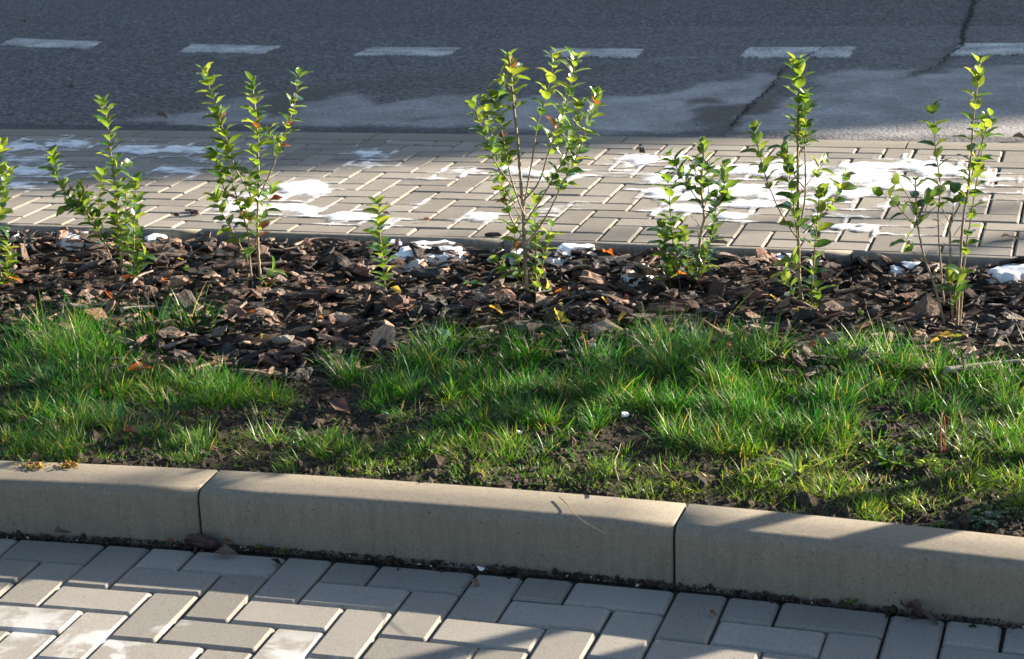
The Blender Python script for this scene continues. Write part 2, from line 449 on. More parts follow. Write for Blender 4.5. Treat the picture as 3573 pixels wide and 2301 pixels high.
for k_, a_ in (('pale', pale), ('damp', damp), ('seam', seam), ('brown', brown)):
    attr(me, k_, a_)
road = tag(obj('road', me), kind='structure')

# painted dashes (worn, chalky), each laid 4 mm above the asphalt
def sheet(name, pts, z, m, sub=8, jit=0.009, th=0.012):
    pts = [Vector((p[0], p[1], 0)) for p in pts]
    out = []
    for i in range(len(pts)):
        a, b = pts[i], pts[(i + 1) % len(pts)]
        for k in range(sub):
            q = a.lerp(b, k / sub); out.append((q.x + random.uniform(-jit, jit), q.y + random.uniform(-jit, jit)))
    nv = len(out)
    V_ = [(x, y, z) for x, y in out] + [(x, y, z - th) for x, y in out]
    F_ = [tuple(range(nv))] + [(i, i + nv, (i + 1) % nv + nv, (i + 1) % nv) for i in range(nv)]
    return mesh(name, V_, F_, [m])
dash = [[(0, 157), (52, 134), (355, 146), (306, 170)], [(627, 179), (672, 155), (977, 161), (915, 187)], [(1238, 193), (1302, 164), (1602, 168), (1563, 193)],
        [(1903, 194), (1929, 170), (2245, 172), (2220, 200)], [(2584, 198), (2614, 166), (2983, 164), (2964, 198)], [(3319, 190), (3356, 153), (3700, 150), (3690, 187)]]
for d in dash:
    obj('lane_dash', sheet('lane_dash', [gp(x, y, Z_FAR)[:2] for x, y in d], Z_FAR + 0.001, M_PAINT), road)
def ribbon(name, pts, wd, z, m, step=0.03, jit=0.012):
    L_ = []
    for a, b in zip(pts[:-1], pts[1:]):
        a = Vector(a); b = Vector(b); k = max(1, int((b - a).length / step))
        L_ += [a.lerp(b, i / k) for i in range(k)]
    L_.append(Vector(pts[-1]))
    V_ = []; F_ = []
    for i, q in enumerate(L_):
        d = (L_[min(i + 1, len(L_) - 1)] - L_[max(i - 1, 0)]).normalized(); s_ = Vector((-d.y, d.x))
        f = i / (len(L_) - 1); ww = (wd[0] * (1 - f) + wd[1] * f) * random.uniform(0.35, 1.3)
        q = q + s_ * random.uniform(-jit, jit)
        V_ += [(*(q - s_ * ww / 2), z), (*(q + s_ * ww / 2), z)]
        if i: F_.append((2 * i - 2, 2 * i, 2 * i + 1, 2 * i - 1))
    return mesh(name, V_, F_, [m])
obj('crack', ribbon('crack', gl([(2175, -30), (2160, 0), (2140, 70), (2115, 130), (2103, 212)], 1773), (0.034, 0.024), Z_FAR + 0.0016, M_TAR, jit=0.01), road)
obj('crack', ribbon('crack', cr1, (0.008, 0.016), Z_FAR + 0.0028, M_TAR, jit=0.012), road)
obj('crack', ribbon('crack', cr2, (0.014, 0.006), Z_FAR + 0.0022, M_TAR, jit=0.012), road)

# ------------------------------------------------------------------ paving bricks
def brick_mesh(name, L, W, m, ch=0.007, H=0.06, gap=0.0035):
    def ring(l, w_, r, z):
        x, y = l / 2, w_ / 2
        return [(-x + r, -y, z), (x - r, -y, z), (x, -y + r, z), (x, y - r, z), (x - r, y, z), (-x + r, y, z), (-x, y - r, z), (-x, -y + r, z)]
    L -= gap; W -= gap
    V_ = ring(L - 2 * ch, W - 2 * ch, 0.0022, 0) + ring(L - ch * 0.4, W - ch * 0.4, 0.0025, -ch * 0.75) + ring(L, W, 0.003, -ch * 0.95) + ring(L, W, 0.003, -H)
    F_ = [tuple(range(8))]
    for k in range(3):
        for i in range(8):
            j = (i + 1) % 8; a = k * 8
            F_.append((a + i, a + 8 + i, a + 8 + j, a + j))
    return mesh(name, V_, F_, [m])
def herring(lat, cells_v, lo, hi, a0, a1, matl, parent, view, limit, tilt, gap, ch):
    full = brick_mesh('brick', 0.2, 0.1, matl, gap=gap, ch=ch); half = brick_mesh('half_brick', 0.1, 0.1, matl, gap=gap, ch=ch)
    L_ = []
    for a in range(a0, a1):
        for b in range(lo - 1, hi):
            v_, h_ = cells_v(a, b)
            if v_:
                b0, b1 = max(b, lo), min(b + 2, hi)
                if b1 > b0: L_.append((a + 0.5, (b0 + b1) / 2, math.pi / 2, b1 - b0))
            if h_ and b >= lo:
                L_.append((a + 1, b + 0.5, 0.0, 2))
    def vis(q):
        x, y, th = lat.at(q[0], q[1]); d = RM.transposed() @ (Vector((x, y, lat.z)) - CAM)
        u, v2 = d.x / -d.z * FOC, d.y / -d.z * FOC
        return max(abs(u) / 0.5, abs(v2) / 0.322)
    L_.sort(key=vis)
    stuffV, stuffF = [], []
    for i, (a, b, r, ln) in enumerate(L_):
        x, y, th = lat.at(a, b)
        me_ = full if ln == 2 else half
        z = lat.z + random.gauss(0, 0.0009)
        rot = (random.gauss(0, tilt), random.gauss(0, tilt), th + r + random.gauss(0, 0.004))
        loc = (x + random.gauss(0, 0.0007), y + random.gauss(0, 0.0007), z)
        if i < limit and vis((a, b)) < 1.5:
            obj('brick', me_, parent, loc, rot)
        else:
            M_ = Matrix.Translation(loc) @ Matrix.Rotation(rot[2], 4, 'Z')
            k = len(stuffV)
            stuffV += [M_ @ v3.co for v3 in me_.vertices]
            stuffF += [tuple(k + q for q in f.vertices) for f in me_.polygons]
    if stuffV:
        tag(obj('brick_field', mesh('brick_field', stuffV, stuffF, [matl]), parent), kind='stuff')
def strip_sheet(name, lat, a0, a1, b0, b1, z, m):
    V_ = []; F_ = []; k = 40
    for i in range(k + 1):
        a = a0 + (a1 - a0) * i / k
        x, y, _ = lat.at(a, b0); V_.append((x, y, z)); x, y, _ = lat.at(a, b1); V_.append((x, y, z))
        if i: F_.append((2 * i - 2, 2 * i, 2 * i + 1, 2 * i - 1))
    return mesh(name, V_, F_, [m])
pave = tag(obj('pavement', strip_sheet('pavement', NEAR, -18, 32, -16, 2.6, -0.0125, M_JOINT)), kind='structure')
herring(NEAR, lambda a, b: ((a - b) % 4 == 0, (a - b) % 4 == 1), -10, 2, -12, 27, M_BRICK, pave, None, 260, 0.0045, 0.0042, 0.0062)
foot = tag(obj('footpath', strip_sheet('footpath', FAR, -36, 32, -1.2, 14.3, Z_FAR - 0.011, M_JOINT)), kind='structure')
herring(FAR, lambda a, b: ((a + b) % 4 == 2, (a + b) % 4 == 0), -1, 14, -32, 30, M_BRICK_FAR, foot, None, 298, 0.0045, 0.0042, 0.0056)

# ------------------------------------------------------------------ kerbs: cross section swept along the line, one mesh per stone
def sweep(name, prof, path, m, smooth=True):
    """prof: list of (across, z); path: list of (x, y, heading)"""
    k = len(prof); V_ = []; F_ = []
    for (x, y, th) in path:
        for (a, z) in prof:
            V_.append((x - a * math.sin(th), y + a * math.cos(th), z))
    for i in range(len(path) - 1):
        for j in range(k - 1):
            F_.append((i * k + j, (i + 1) * k + j, (i + 1) * k + j + 1, i * k + j + 1))
    F_.append(tuple(range(k))); F_.append(tuple(reversed([(len(path) - 1) * k + j for j in range(k)])))
    me_ = mesh(name, V_, F_, [m], smooth)
    for q in list(me_.polygons)[-2:]: q.use_smooth = False
    return me_
def arcprof(x0, z0, r, a0, a1, k):
    return [(x0 + r * math.cos(a0 + (a1 - a0) * i / k), z0 + r * math.sin(a0 + (a1 - a0) * i / k)) for i in range(k + 1)]
KH = 0.117
kp = [(0.0, -0.10), (0.0, 0.0), (0.001, 0.05)] + arcprof(0.026, KH - 0.024, 0.024, math.radians(176), math.radians(92), 7) + [(0.06, KH + 0.0005), (0.118, KH + 0.001), (0.122, KH - 0.003), (0.123, -0.1)]
kerb = tag(empty('kerb', (0.3, 0, 0)), kind='structure')
jt = [-3.69, -2.688, -1.685, -0.682, 0.322, 1.326, 2.33]
for a, b in zip(jt[:-1], jt[1:]):
    path = []
    for i in range(9):
        t = a + 0.0022 + (b - a - 0.0044) * i / 8
        path.append((t, kerb_n(t) + random.uniform(-0.0003, 0.0003), math.atan(-0.0886 * t - 0.0091)))
    me = sweep('kerb_stone', kp, path, M_KERB)
    o = obj('kerb_stone', me, kerb); o.matrix_parent_inverse = Matrix.Translation((-0.3, 0, 0))
    bv = o.modifiers.new('edge', 'BEVEL'); bv.width = 0.0025; bv.segments = 1; bv.limit_method = 'ANGLE'; bv.angle_limit = math.radians(50)
# thin edging between mulch and footpath
ep = [(-0.044, 0.05), (-0.044, Z_FAR - 0.016)] + arcprof(-0.028, Z_FAR - 0.013, 0.016, math.radians(170), math.radians(90), 4) + [(-0.014, Z_FAR + 0.003), (-0.004, Z_FAR - 0.001), (-0.003, Z_FAR - 0.03), (-0.003, 0.05)]
edging = tag(empty('edging', (0, 1.85, 0)), kind='structure')
def far_path(a0, a1, b, k=9):
    out = []
    for i in range(k):
        x, y, th = FAR.at(a0 + (a1 - a0) * i / (k - 1), b); out.append((x, y, th))
    return out
def a_of(u, v):                                   # lattice column under a photo pixel near the edging
    return (gp(u, v, Z_FAR).x + 0.985) * 10
for a0, a1 in [(-33, -23.2), (-23.2, -13.4), (-13.4, -5.9), (-5.9, 4.2), (4.2, 14.6), (14.6, 24.6), (24.6, 32)]:
    o = obj('edging_stone', sweep('edging_stone', ep, far_path(a0 + 0.02, a1 - 0.02, -1), M_EDGE), edging)
    o.matrix_parent_inverse = Matrix.Translation((0, -1.85, 0))
# flush kerb stones between footpath and road
fp = [(0.004, Z_FAR - 0.06), (0.004, Z_FAR - 0.004), (0.008, Z_FAR - 0.0005), (0.075, Z_FAR + 0.001), (0.142, Z_FAR - 0.0005), (0.146, Z_FAR - 0.004), (0.146, Z_FAR - 0.06)]
flush = tag(empty('flush_kerb', (0, 3.4, 0)), kind='structure')
jf = [a_of(x, 470) for x in (505, 1330, 2197, 3150)]
jf = [jf[0] - 28.5, jf[0] - 19, jf[0] - 9.6] + jf + [jf[-1] + 10, jf[-1] + 20]
for a0, a1 in zip(jf[:-1], jf[1:]):
    o = obj('kerb_stone', sweep('flush_stone', fp, far_path(a0 + 0.035, a1 - 0.035, 14.02), M_FLUSH, False), flush)
    o.matrix_parent_inverse = Matrix.Translation((0, -3.4, 0))

# ------------------------------------------------------------------ soil bed
tt = np.arange(-4.0, 2.4, 0.011); nn = np.concatenate([np.linspace(0.105, 1.0, 84), np.linspace(1.0, 1.835, 40)[1:]])
TT, NN = np.meshgrid(tt, nn, indexing='ij')
kn = kerb_n(np.clip(TT, -3.5, 2.2))
YY = NN + kn * np.clip(1.2 - NN, 0, 1) 
ZZ = soil_z(TT, YY) + (fbm(TT, YY, 60, 2) - 0.5) * 0.006
V = np.stack([TT, YY, ZZ], -1).reshape(-1, 3)
nt, ny = TT.shape; I = np.arange(nt * ny).reshape(nt, ny)
F = np.stack([I[:-1, :-1], I[1:, :-1], I[1:, 1:], I[:-1, 1:]], -1).reshape(-1, 4)
bed = tag(obj('planting_bed', np_mesh('planting_bed', V, F, [M_SOIL], True)), kind='structure')

def clods(name, pts, size, m, parent, kind='stuff'):
    """many small irregular lumps in one mesh"""
    ico = [(0, 0, 1), (0.9, 0, 0.45), (0.28, 0.85, 0.45), (-0.72, 0.53, 0.45), (-0.72, -0.53, 0.45), (0.28, -0.85, 0.45), (0.72, 0.53, -0.4), (-0.28, 0.85, -0.4), (-0.9, 0, -0.4), (-0.28, -0.85, -0.4), (0.72, -0.53, -0.4)]
    fc = [(0, 1, 2), (0, 2, 3), (0, 3, 4), (0, 4, 5), (0, 5, 1), (1, 6, 2), (2, 7, 3), (3, 8, 4), (4, 9, 5), (5, 10, 1), (6, 7, 2), (7, 8, 3), (8, 9, 4), (9, 10, 5), (10, 6, 1)]
    ico = np.array(ico); fc = np.array(fc); m_ = len(pts)
    sc = size(m_)[:, None, None] * rng.uniform(0.5, 1.3, (m_, 1, 3))
    an = rng.uniform(0, 6.28, m_); ca, sa = np.cos(an), np.sin(an)
    V_ = ico[None] * sc * rng.uniform(0.7, 1.25, (m_, 11, 1))
    V_ = np.stack([V_[..., 0] * ca[:, None] - V_[..., 1] * sa[:, None], V_[..., 0] * sa[:, None] + V_[..., 1] * ca[:, None], V_[..., 2]], -1) + pts[:, None]
    F_ = (fc[None] + (np.arange(m_) * 11)[:, None, None]).reshape(-1, 3)
    return tag(obj(name, np_mesh(name, V_.reshape(-1, 3), F_, [m]), parent), kind=kind)
q = np.stack([rng.uniform(-2.2, 1.3, 26000), rng.uniform(0.125, 0.95, 26000)], -1)
q = np.column_stack([q[:, 0], q[:, 1] + kerb_n(q[:, 0]), np.zeros(26000)]); q[:, 2] = soil_z(q[:, 0], q[:, 1])
clods('soil_crumbs', q, lambda k: rng.lognormal(math.log(0.0038), 0.55, k), M_CRUMB, bed)
# dirt gathered at the foot of the kerb
t_ = rng.uniform(-2.0, 1.6, 2600); wv = 0.006 + 0.018 * fbm(t_, t_ * 0, 6, 3)
q = np.column_stack([t_, kerb_n(t_) - np.abs(rng.normal(0, 1, 2600)) * wv - 0.001, rng.uniform(-0.008, 0.002, 2600)])
clods('kerb_dirt', q, lambda k: rng.lognormal(math.log(0.0024), 0.5, k), M_CRUMB, pave)
t_ = rng.uniform(-1.6, 1.4, 90)
q = np.column_stack([t_, kerb_n(t_) - rng.uniform(0.004, 0.035, 90), np.full(90, 0.002)])
clods('grit', q, lambda k: rng.lognormal(math.log(0.0022), 0.35, k), M_GRIT, pave)

# ------------------------------------------------------------------ bark mulch
def chip_arrays(L, W, T):
    """one bark chip: ragged slab, 9 outline points, domed and grooved top"""
    k = 9
    a = np.sort(rng.uniform(0, 2 * np.pi, k) * 0.25 + np.arange(k) * 2 * np.pi / k * 0.95)
    r = rng.uniform(0.72, 1.1, k)
    ex = 0.65
    x = np.sign(np.cos(a)) * np.abs(np.cos(a)) ** ex * r * L / 2
    y = np.sign(np.sin(a)) * np.abs(np.sin(a)) ** ex * r * W / 2
    bend = rng.uniform(-0.25, 0.25) * L; tw = rng.uniform(-0.5, 0.5)
    zt = rng.uniform(0.3, 1.0, k) * T + bend * (x / L) ** 2 + tw * x * y / L
    zb = zt - rng.uniform(0.7, 1.3, k) * T
    xi, yi = x * 0.52 + rng.normal(0, 0.04, k) * L, y * 0.52
    zi = T * rng.uniform(0.7, 1.5, k) + bend * (xi / L) ** 2 + tw * xi * yi / L
    c = np.array([[0, 0, T * rng.uniform(0.6, 1.5)]])
    V_ = np.concatenate([np.stack([x, y, zt], -1), np.stack([xi, yi, zi], -1), c, np.stack([x * 0.96, y * 0.96, zb], -1)])
    F_ = []
    for i in range(k):
        j = (i + 1) % k
        F_ += [(i, j, k + j), (i, k + j, k + i), (k + i, k + j, 2 * k), (2 * k + 1 + i, j, i), (2 * k + 1 + i, 2 * k + 1 + j, j)]
    return V_, np.array(F_)
pal = np.array([(0.050, 0.028, 0.022), (0.028, 0.018, 0.016), (0.105, 0.055, 0.038), (0.20, 0.115, 0.078), (0.36, 0.22, 0.15), (0.56, 0.40, 0.28), (0.012, 0.010, 0.011), (0.18, 0.078, 0.048), (0.27, 0.20, 0.165)])
pw = np.array([0.15, 0.12, 0.17, 0.17, 0.10, 0.06, 0.08, 0.10, 0.07]); pw /= pw.sum()
protos = [chip_arrays(1.0, rng.uniform(0.28, 0.75), rng.uniform(0.045, 0.11)) for _ in range(40)]
protos += [chip_arrays(1.0, rng.uniform(0.10, 0.2), rng.uniform(0.05, 0.08)) for _ in range(14)]
def bark_edge(t):                   # how near the kerb the mulch reaches
    return np.interp(t, [-2.4, -1.7, -1.5, -1.38, -1.25, -1.1, -0.9, -0.72, -0.6, -0.3, 0.0, 0.3, 0.42, 0.6, 1.0, 1.6], [0.78, 0.76, 0.82, 0.76, 0.62, 0.60, 0.62, 0.66, 0.80, 0.86, 0.88, 0.86, 0.76, 0.86, 0.86, 0.86])
m_ = 10500
t_ = rng.uniform(-3.6, 1.9, m_); y_ = rng.uniform(0.5, 1.80, m_)
keep = y_ > bark_edge(t_) + rng.normal(0, 0.035, m_)
t_, y_ = t_[keep], y_[keep]; m_ = len(t_)
Ls = np.clip(rng.lognormal(math.log(0.038), 0.5, m_), 0.010, 0.12)
heap = (fbm(t_, y_, 9, 3) - 0.4) * 0.045
zz = soil_z(t_, y_) + heap + rng.random(m_) ** 1.3 * 0.030 * np.clip((y_ - bark_edge(t_)) / 0.1 + 0.3, 0.2, 1) + 0.002
zz = np.where(y_ > 1.70, np.minimum(zz, 0.176 + 0.014 * rng.random(m_)), zz)
y_ = np.minimum(y_, 1.80 - Ls * 0.15)
yaw = rng.uniform(0, 2 * np.pi, m_); yaw = np.where(rng.random(m_) < 0.5, rng.normal(0.1, 0.5, m_), yaw)
ti = rng.normal(0, 0.38, m_); tj = rng.normal(0, 0.30, m_)
tc = pal[rng.choice(len(pal), m_, p=pw)] * rng.uniform(0.6, 1.6, (m_, 1))
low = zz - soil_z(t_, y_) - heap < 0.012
tc[low] *= 0.55        # shade in the gaps painted in: low-lying chips get a darker tint
ds = np.array([(Vector((a, b, 0.15)) - CAM).length for a, b in zip(t_, y_)])
inview = []
for a, b in zip(t_, y_):
    d = RM.transposed() @ (Vector((a, b, 0.16)) - CAM)
    inview.append(abs(d.x / -d.z * FOC) < 0.49 and abs(d.y / -d.z * FOC) < 0.31)
inview = np.array(inview)
top = zz - (soil_z(t_, y_) + heap) > 0.012
score = Ls / ds * inview * top
big = set(np.argsort(-score)[:290].tolist())
AV, AF, AT, AO = [], [], [], []; k0 = 0
for i in range(m_):
    pv, pf = protos[int(rng.integers(0, 54))]
    R_ = np.array(Matrix.Rotation(yaw[i], 3, 'Z') @ Matrix.Rotation(ti[i], 3, 'X') @ Matrix.Rotation(tj[i], 3, 'Y'))
    loc = pv * Ls[i]
    if i in big:
        me = np_mesh('bark_chip', loc, pf, [M_BARK])
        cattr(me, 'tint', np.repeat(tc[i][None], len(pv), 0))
        a = me.attributes.new('chip', 'FLOAT_VECTOR', 'POINT'); a.data.foreach_set('vector', (loc + i * 0.37).astype(np.float32).ravel())
        o = obj('bark_chip', me, bed, (t_[i], y_[i], zz[i]))
        o.rotation_euler = Matrix([list(r) for r in R_]).to_euler()
    else:
        AV.append(loc @ R_.T + [t_[i], y_[i], zz[i]]); AF.append(pf + k0); k0 += len(pv)
        AT.append(np.repeat(tc[i][None], len(pv), 0)); AO.append(loc + i * 0.37)
me = np_mesh('bark_mulch', np.concatenate(AV), np.concatenate(AF), [M_BARK])
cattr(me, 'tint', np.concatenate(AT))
a = me.attributes.new('chip', 'FLOAT_VECTOR', 'POINT'); a.data.foreach_set('vector', np.concatenate(AO).astype(np.float32).ravel())
tag(obj('bark_mulch', me, bed), kind='stuff')

# ------------------------------------------------------------------ tubes, leaves
def tube(name, pts, r0, r1, m, seg=6, knobs=0.0, extra=None):
    pts = [Vector(p) for p in pts]; V_ = []; F_ = []; n_ = len(pts)
    up = Vector((0.31, 0.2, 0.93))
    for i, p_ in enumerate(pts):
        d = (pts[min(i + 1, n_ - 1)] - pts[max(i - 1, 0)]).normalized()
        s_ = d.cross(up)
        if s_.length < 0.05: s_ = d.cross(Vector((1, 0, 0)))
        s_.normalize(); q_ = s_.cross(d)
        f = i / (n_ - 1); r = r0 * (1 - f) + r1 * f
        if knobs and i % 3 == 1: r *= 1 + knobs
        for k in range(seg):
            a = 2 * math.pi * k / seg
            V_.append(p_ + (s_ * math.cos(a) + q_ * math.sin(a)) * r)
        if i:
            for k in range(seg):
                b0 = (i - 1) * seg; b1 = i * seg; j = (k + 1) % seg
                F_.append((b0 + k, b0 + j, b1 + j, b1 + k))
    F_.append(tuple(range(seg))[::-1]); F_.append(tuple((n_ - 1) * seg + k for k in range(seg)))
    return mesh(name, V_, F_, [m], True)
def smooth_path(pts, step):
    """Catmull-Rom resample"""
    P_ = [Vector(p) for p in pts]; P_ = [P_[0] * 2 - P_[1]] + P_ + [P_[-1] * 2 - P_[-2]]
    out = []
    for i in range(1, len(P_) - 2):
        a, b, c, d = P_[i - 1:i + 3]; k = max(2, int((c - b).length / step))
        for j in range(k):
            t = j / k
            out.append(0.5 * ((2 * b) + (c - a) * t + (2 * a - 5 * b + 4 * c - d) * t * t + (3 * b - a - 3 * c + d) * t ** 3))
    out.append(P_[-2]); return out
def leaf_mesh(name, L, W, m, arch=0.5, fold=0.35, wave=0.0, tipf=0.6, seg=7):
    """blade along +X from its petiole, midrib groove, arching down to a pointed tip"""
    V_ = []; F_ = []
    for i in range(seg + 1):
        u = i / seg
        wd = W / 2 * (math.sin(math.pi * min(1, u ** (0.72 + 0.1 * tipf))) ** 0.68 if 0 < u < 1 else 0.0)
        an = -arch * u * u
        x = L * (u - arch * arch * u ** 3 * 0.22); z = -arch * L * u * u * 0.5
        up_ = wd * fold
        wv = wave * math.sin(u * 9) * wd
        V_ += [(x, -wd, z + up_ + wv), (x, -wd * 0.5, z + up_ * 0.36), (x, 0, z - 0.0004), (x, wd * 0.5, z + up_ * 0.36), (x, wd, z + up_ - wv)]
        if i:
            for k in range(4):
                a = (i - 1) * 5 + k; b = i * 5 + k
                F_.append((a, b, b + 1, a + 1))
    return mesh(name, V_, F_, [m], True)
LEAVES = {}
for key, m in (('g', M_LEAF), ('y', M_LEAF_Y), ('d', M_LEAF_D), ('r', M_LEAF_R)):
    LEAVES[key] = [leaf_mesh('leaf', 0.0445, 0.0262, m, random.uniform(0.3, 0.75), random.uniform(0.25, 0.5), random.uniform(0, 0.25)) for _ in range(5)]

# picture-plane frame at a shrub: a stem is traced in the plane through the shrub's base that faces the
# street, then each stem gets its own lean towards or away from the street
def plane_point(u, v, base):
    d = ray(u, v); nrm = Vector((math.sin(YAW) * -1, math.cos(YAW), 0))
    k = (base - CAM).dot(nrm) / d.dot(nrm)
    return CAM + d * k
TO = Vector((-math.sin(YAW), math.cos(YAW), 0))
def shrub(label, base_uv, crop, stems, twigs=(), leafs=1.0, mixc='ggggyyd', young_tip=True, size=1.0, gap=0.0185):
    ox, oy, s = crop
    z0 = 0.150
    b = gp(ox + base_uv[0] / s, oy + base_uv[1] / s, z0)
    b.z = float(soil_z(np.array(b.x), np.array(b.y)))
    root = empty('shrub', b); tag(root, label, 'shrub', 'young shrubs planted along the mulch bed')
    inv = Matrix.Translation(-b); count = 0
    for si, st in enumerate(stems):
        pts, r0, first, *opt = st
        lean = opt[0] if opt else random.uniform(-0.22, 0.22)
        off0 = opt[1] if len(opt) > 1 else 0.0
        P_ = []
        for (x, y) in pts:
            q = plane_point(ox + x / s, oy + y / s, b)
            h = max(0, q.z - b.z)
            P_.append(q + TO * (off0 + lean * h))
        if abs(P_[0].z - b.z) < 0.03: P_[0].z = b.z - 0.03
        path = smooth_path(P_, 0.008)
        wob = [Vector((random.uniform(-1, 1), random.uniform(-1, 1), 0)) * 0.0006 for _ in path]
        path = [p_ + w_ for p_, w_ in zip(path, wob)]
        o = obj('stem', tube('stem', path, r0, max(0.0007, r0 * 0.42), M_STEM if r0 > 0.0021 else M_STEM_Y, 6, 0.14), root); o.matrix_parent_inverse = inv
        # leaves in opposite pairs, each pair turned 90 degrees to the last
        Ltot = sum((path[i + 1] - path[i]).length for i in range(len(path) - 1)); acc = 0.0; nxt = first * Ltot; ph = random.uniform(-0.35, 0.35); kk = si
        for i in range(len(path) - 1):
            seg = (path[i + 1] - path[i]); l_ = seg.length
            while nxt <= acc + l_ and count < 296:
                p_ = path[i] + seg * ((nxt - acc) / max(l_, 1e-6)); d = seg.normalized()
                rel = nxt / Ltot
                ref = Vector((math.cos(YAW), math.sin(YAW), 0)); ref = (ref - d * ref.dot(d)).normalized()
                ang0 = ph + (kk % 2) * math.pi * 0.42 + random.uniform(-0.3, 0.3)
                for sgn in (0, 1):
                    if random.random() > leafs * (0.97 if rel > 0.15 else 0.8): continue
                    R1_ = Matrix.Rotation(ang0 + sgn * math.pi, 3, d); outw = R1_ @ ref
                    open_ = random.uniform(0.65, 1.12) if rel < 0.93 else random.uniform(0.4, 0.8)
                    dirn = (d * math.cos(open_) + outw * math.sin(open_)).normalized()
                    zax = (d - dirn * d.dot(dirn)).normalized()      # upper side faces the tip
                    yax = zax.cross(dirn)
                    Rm = Matrix((dirn, yax, zax)).transposed() @ Matrix.Rotation(random.uniform(-0.35, 0.35), 3, 'X')
                    key = random.choice(mixc)
                    if young_tip and rel > 0.7 and random.random() < 0.32: key = 'y'
                    sc = size * random.uniform(0.8, 1.22) * (0.78 if rel > 0.96 else 1.0) * (0.75 if rel < 0.2 else 1.0)
                    lo = obj('leaf', random.choice(LEAVES[key]), root)
                    lo.matrix_parent_inverse = inv
                    lo.matrix_basis = Matrix.Translation(p_ + outw * r0 * 0.6) @ Rm.to_4x4() @ Matrix.Scale(sc, 4)
                    count += 1
                kk += 1
                nxt += gap * 1.03 * random.uniform(0.8, 1.25) * (0.75 if rel > 0.9 else 1.0)
            acc += l_
    for pts, r0 in twigs:
        P_ = [plane_point(ox + x / s, oy + y / s, b) + TO * 0.01 for x, y in pts]
        o = obj('twig', tube('twig', smooth_path(P_, 0.012), r0, r0 * 0.5, M_TWIG, 5, 0.3), root); o.matrix_parent_inverse = inv
    return root

R1c = (0, 300, 1.925)
shrub('shrub cut off by the left edge of the picture, olive green leaves', (25, 1350), R1c,
      [([(25, 1350), (5, 1220), (-8, 1050), (-2, 880), (2, 700), (22, 520), (45, 340)], 0.0032, 0.45),
       ([(15, 1300), (-15, 1050), (0, 880), (30, 720), (75, 560)], 0.0022, 0.6),
       ([(22, 1300), (34, 1150), (40, 1030)], 0.0016, 0.1), ([(28, 1290), (60, 1200), (95, 1110)], 0.0014, 0.2),
       ([(10, 1300), (-60, 1000), (-80, 700)], 0.0022, 0.4)], mixc='gggyyd')
shrub('many-stemmed shrub with one tall centre stem and a dry bent twig', (830, 1322), R1c,
      [([(830, 1322), (800, 1060), (780, 800), (765, 650), (740, 470), (715, 280), (690, 110)], 0.0038, 0.30),
       ([(812, 1290), (740, 1110), (685, 980), (620, 850), (545, 765), (470, 690), (415, 595), (390, 430)], 0.0030, 0.35),
       ([(890, 1270), (915, 950), (930, 760), (938, 600)], 0.0022, 0.12),
       ([(880, 1240), (850, 1080), (832, 900), (828, 700)], 0.0022, 0.15),
       ([(690, 990), (648, 860), (655, 730), (665, 620)], 0.0018, 0.15),
       ([(660, 930), (590, 880), (540, 800), (500, 690)], 0.0016, 0.15), ([(590, 885), (520, 810), (440, 800)], 0.0013, 0.4),
       ([(820, 1200), (790, 1000), (775, 850)], 0.0015, 0.1), ([(895, 1265), (940, 1190), (1000, 1110)], 0.0012, 0.3),
       ([(600, 870), (560, 760), (600, 680)], 0.0013, 0.2), ([(750, 590), (800, 560), (848, 520)], 0.0012, 0.3)],
      [([(742, 440), (800, 385), (845, 372), (898, 373)], 0.0012), ([(545, 690), (535, 600)], 0.0014), ([(575, 700), (600, 640), (632, 605)], 0.0013), ([(500, 720), (435, 655)], 0.0017), ([(640, 750), (710, 710)], 0.0010)],
      mixc='ggggyd', gap=0.018)
R2c = (600, 200, 1.7495)
shrub('shrub forking into three tall leafy prongs, some leaves turned russet', (550, 1412), R2c,
      [([(550, 1412), (525, 1240), (512, 1050), (510, 850), (505, 650), (495, 480), (470, 300), (447, 175)], 0.0042, 0.44),
       ([(520, 870), (560, 790), (610, 680), (650, 560), (700, 430), (745, 280), (766, 90)], 0.0024, 0.36, 0.05),
       ([(495, 1415), (470, 1230), (455, 1080), (400, 930), (350, 780), (310, 640), (270, 480), (240, 370)], 0.0030, 0.38),
       ([(482, 850), (430, 750), (380, 660), (345, 540), (300, 410), (262, 290), (225, 170), (205, 80)], 0.0022, 0.25, 0.0),
       ([(450, 1200), (400, 1090), (340, 980), (290, 870), (268, 820)], 0.0020, 0.2),
       ([(330, 920), (290, 800), (262, 700), (235, 595)], 0.0016, 0.1),
       ([(490, 1190), (530, 1080), (560, 960), (600, 860), (612, 800)], 0.0016, 0.25),
       ([(484, 840), (486, 760), (478, 690)], 0.0014, 0.2), ([(645, 575), (600, 540), (575, 480), (560, 440)], 0.0014, 0.25),
       ([(460, 1060), (470, 950), (455, 860)], 0.0016, 0.3), ([(475, 1250), (455, 1200), (460, 1160)], 0.0012, 0.3), ([(555, 1400), (590, 1330), (620, 1300)], 0.0010, 0.2)],
      mixc='ggggggggggydddyggggyr')
shrub('smallest shrub, a single short leafy stem beside a patch of snow', (515, 1392), (1200, 640, 3.5),
      [([(515, 1392), (495, 1180), (480, 1000), (460, 830), (435, 620), (420, 400), (396, 235)], 0.0026, 0.18, 0.05)], mixc='gggdy', size=1.12, gap=0.0175)
R4c = (1560, 140, 1.604)
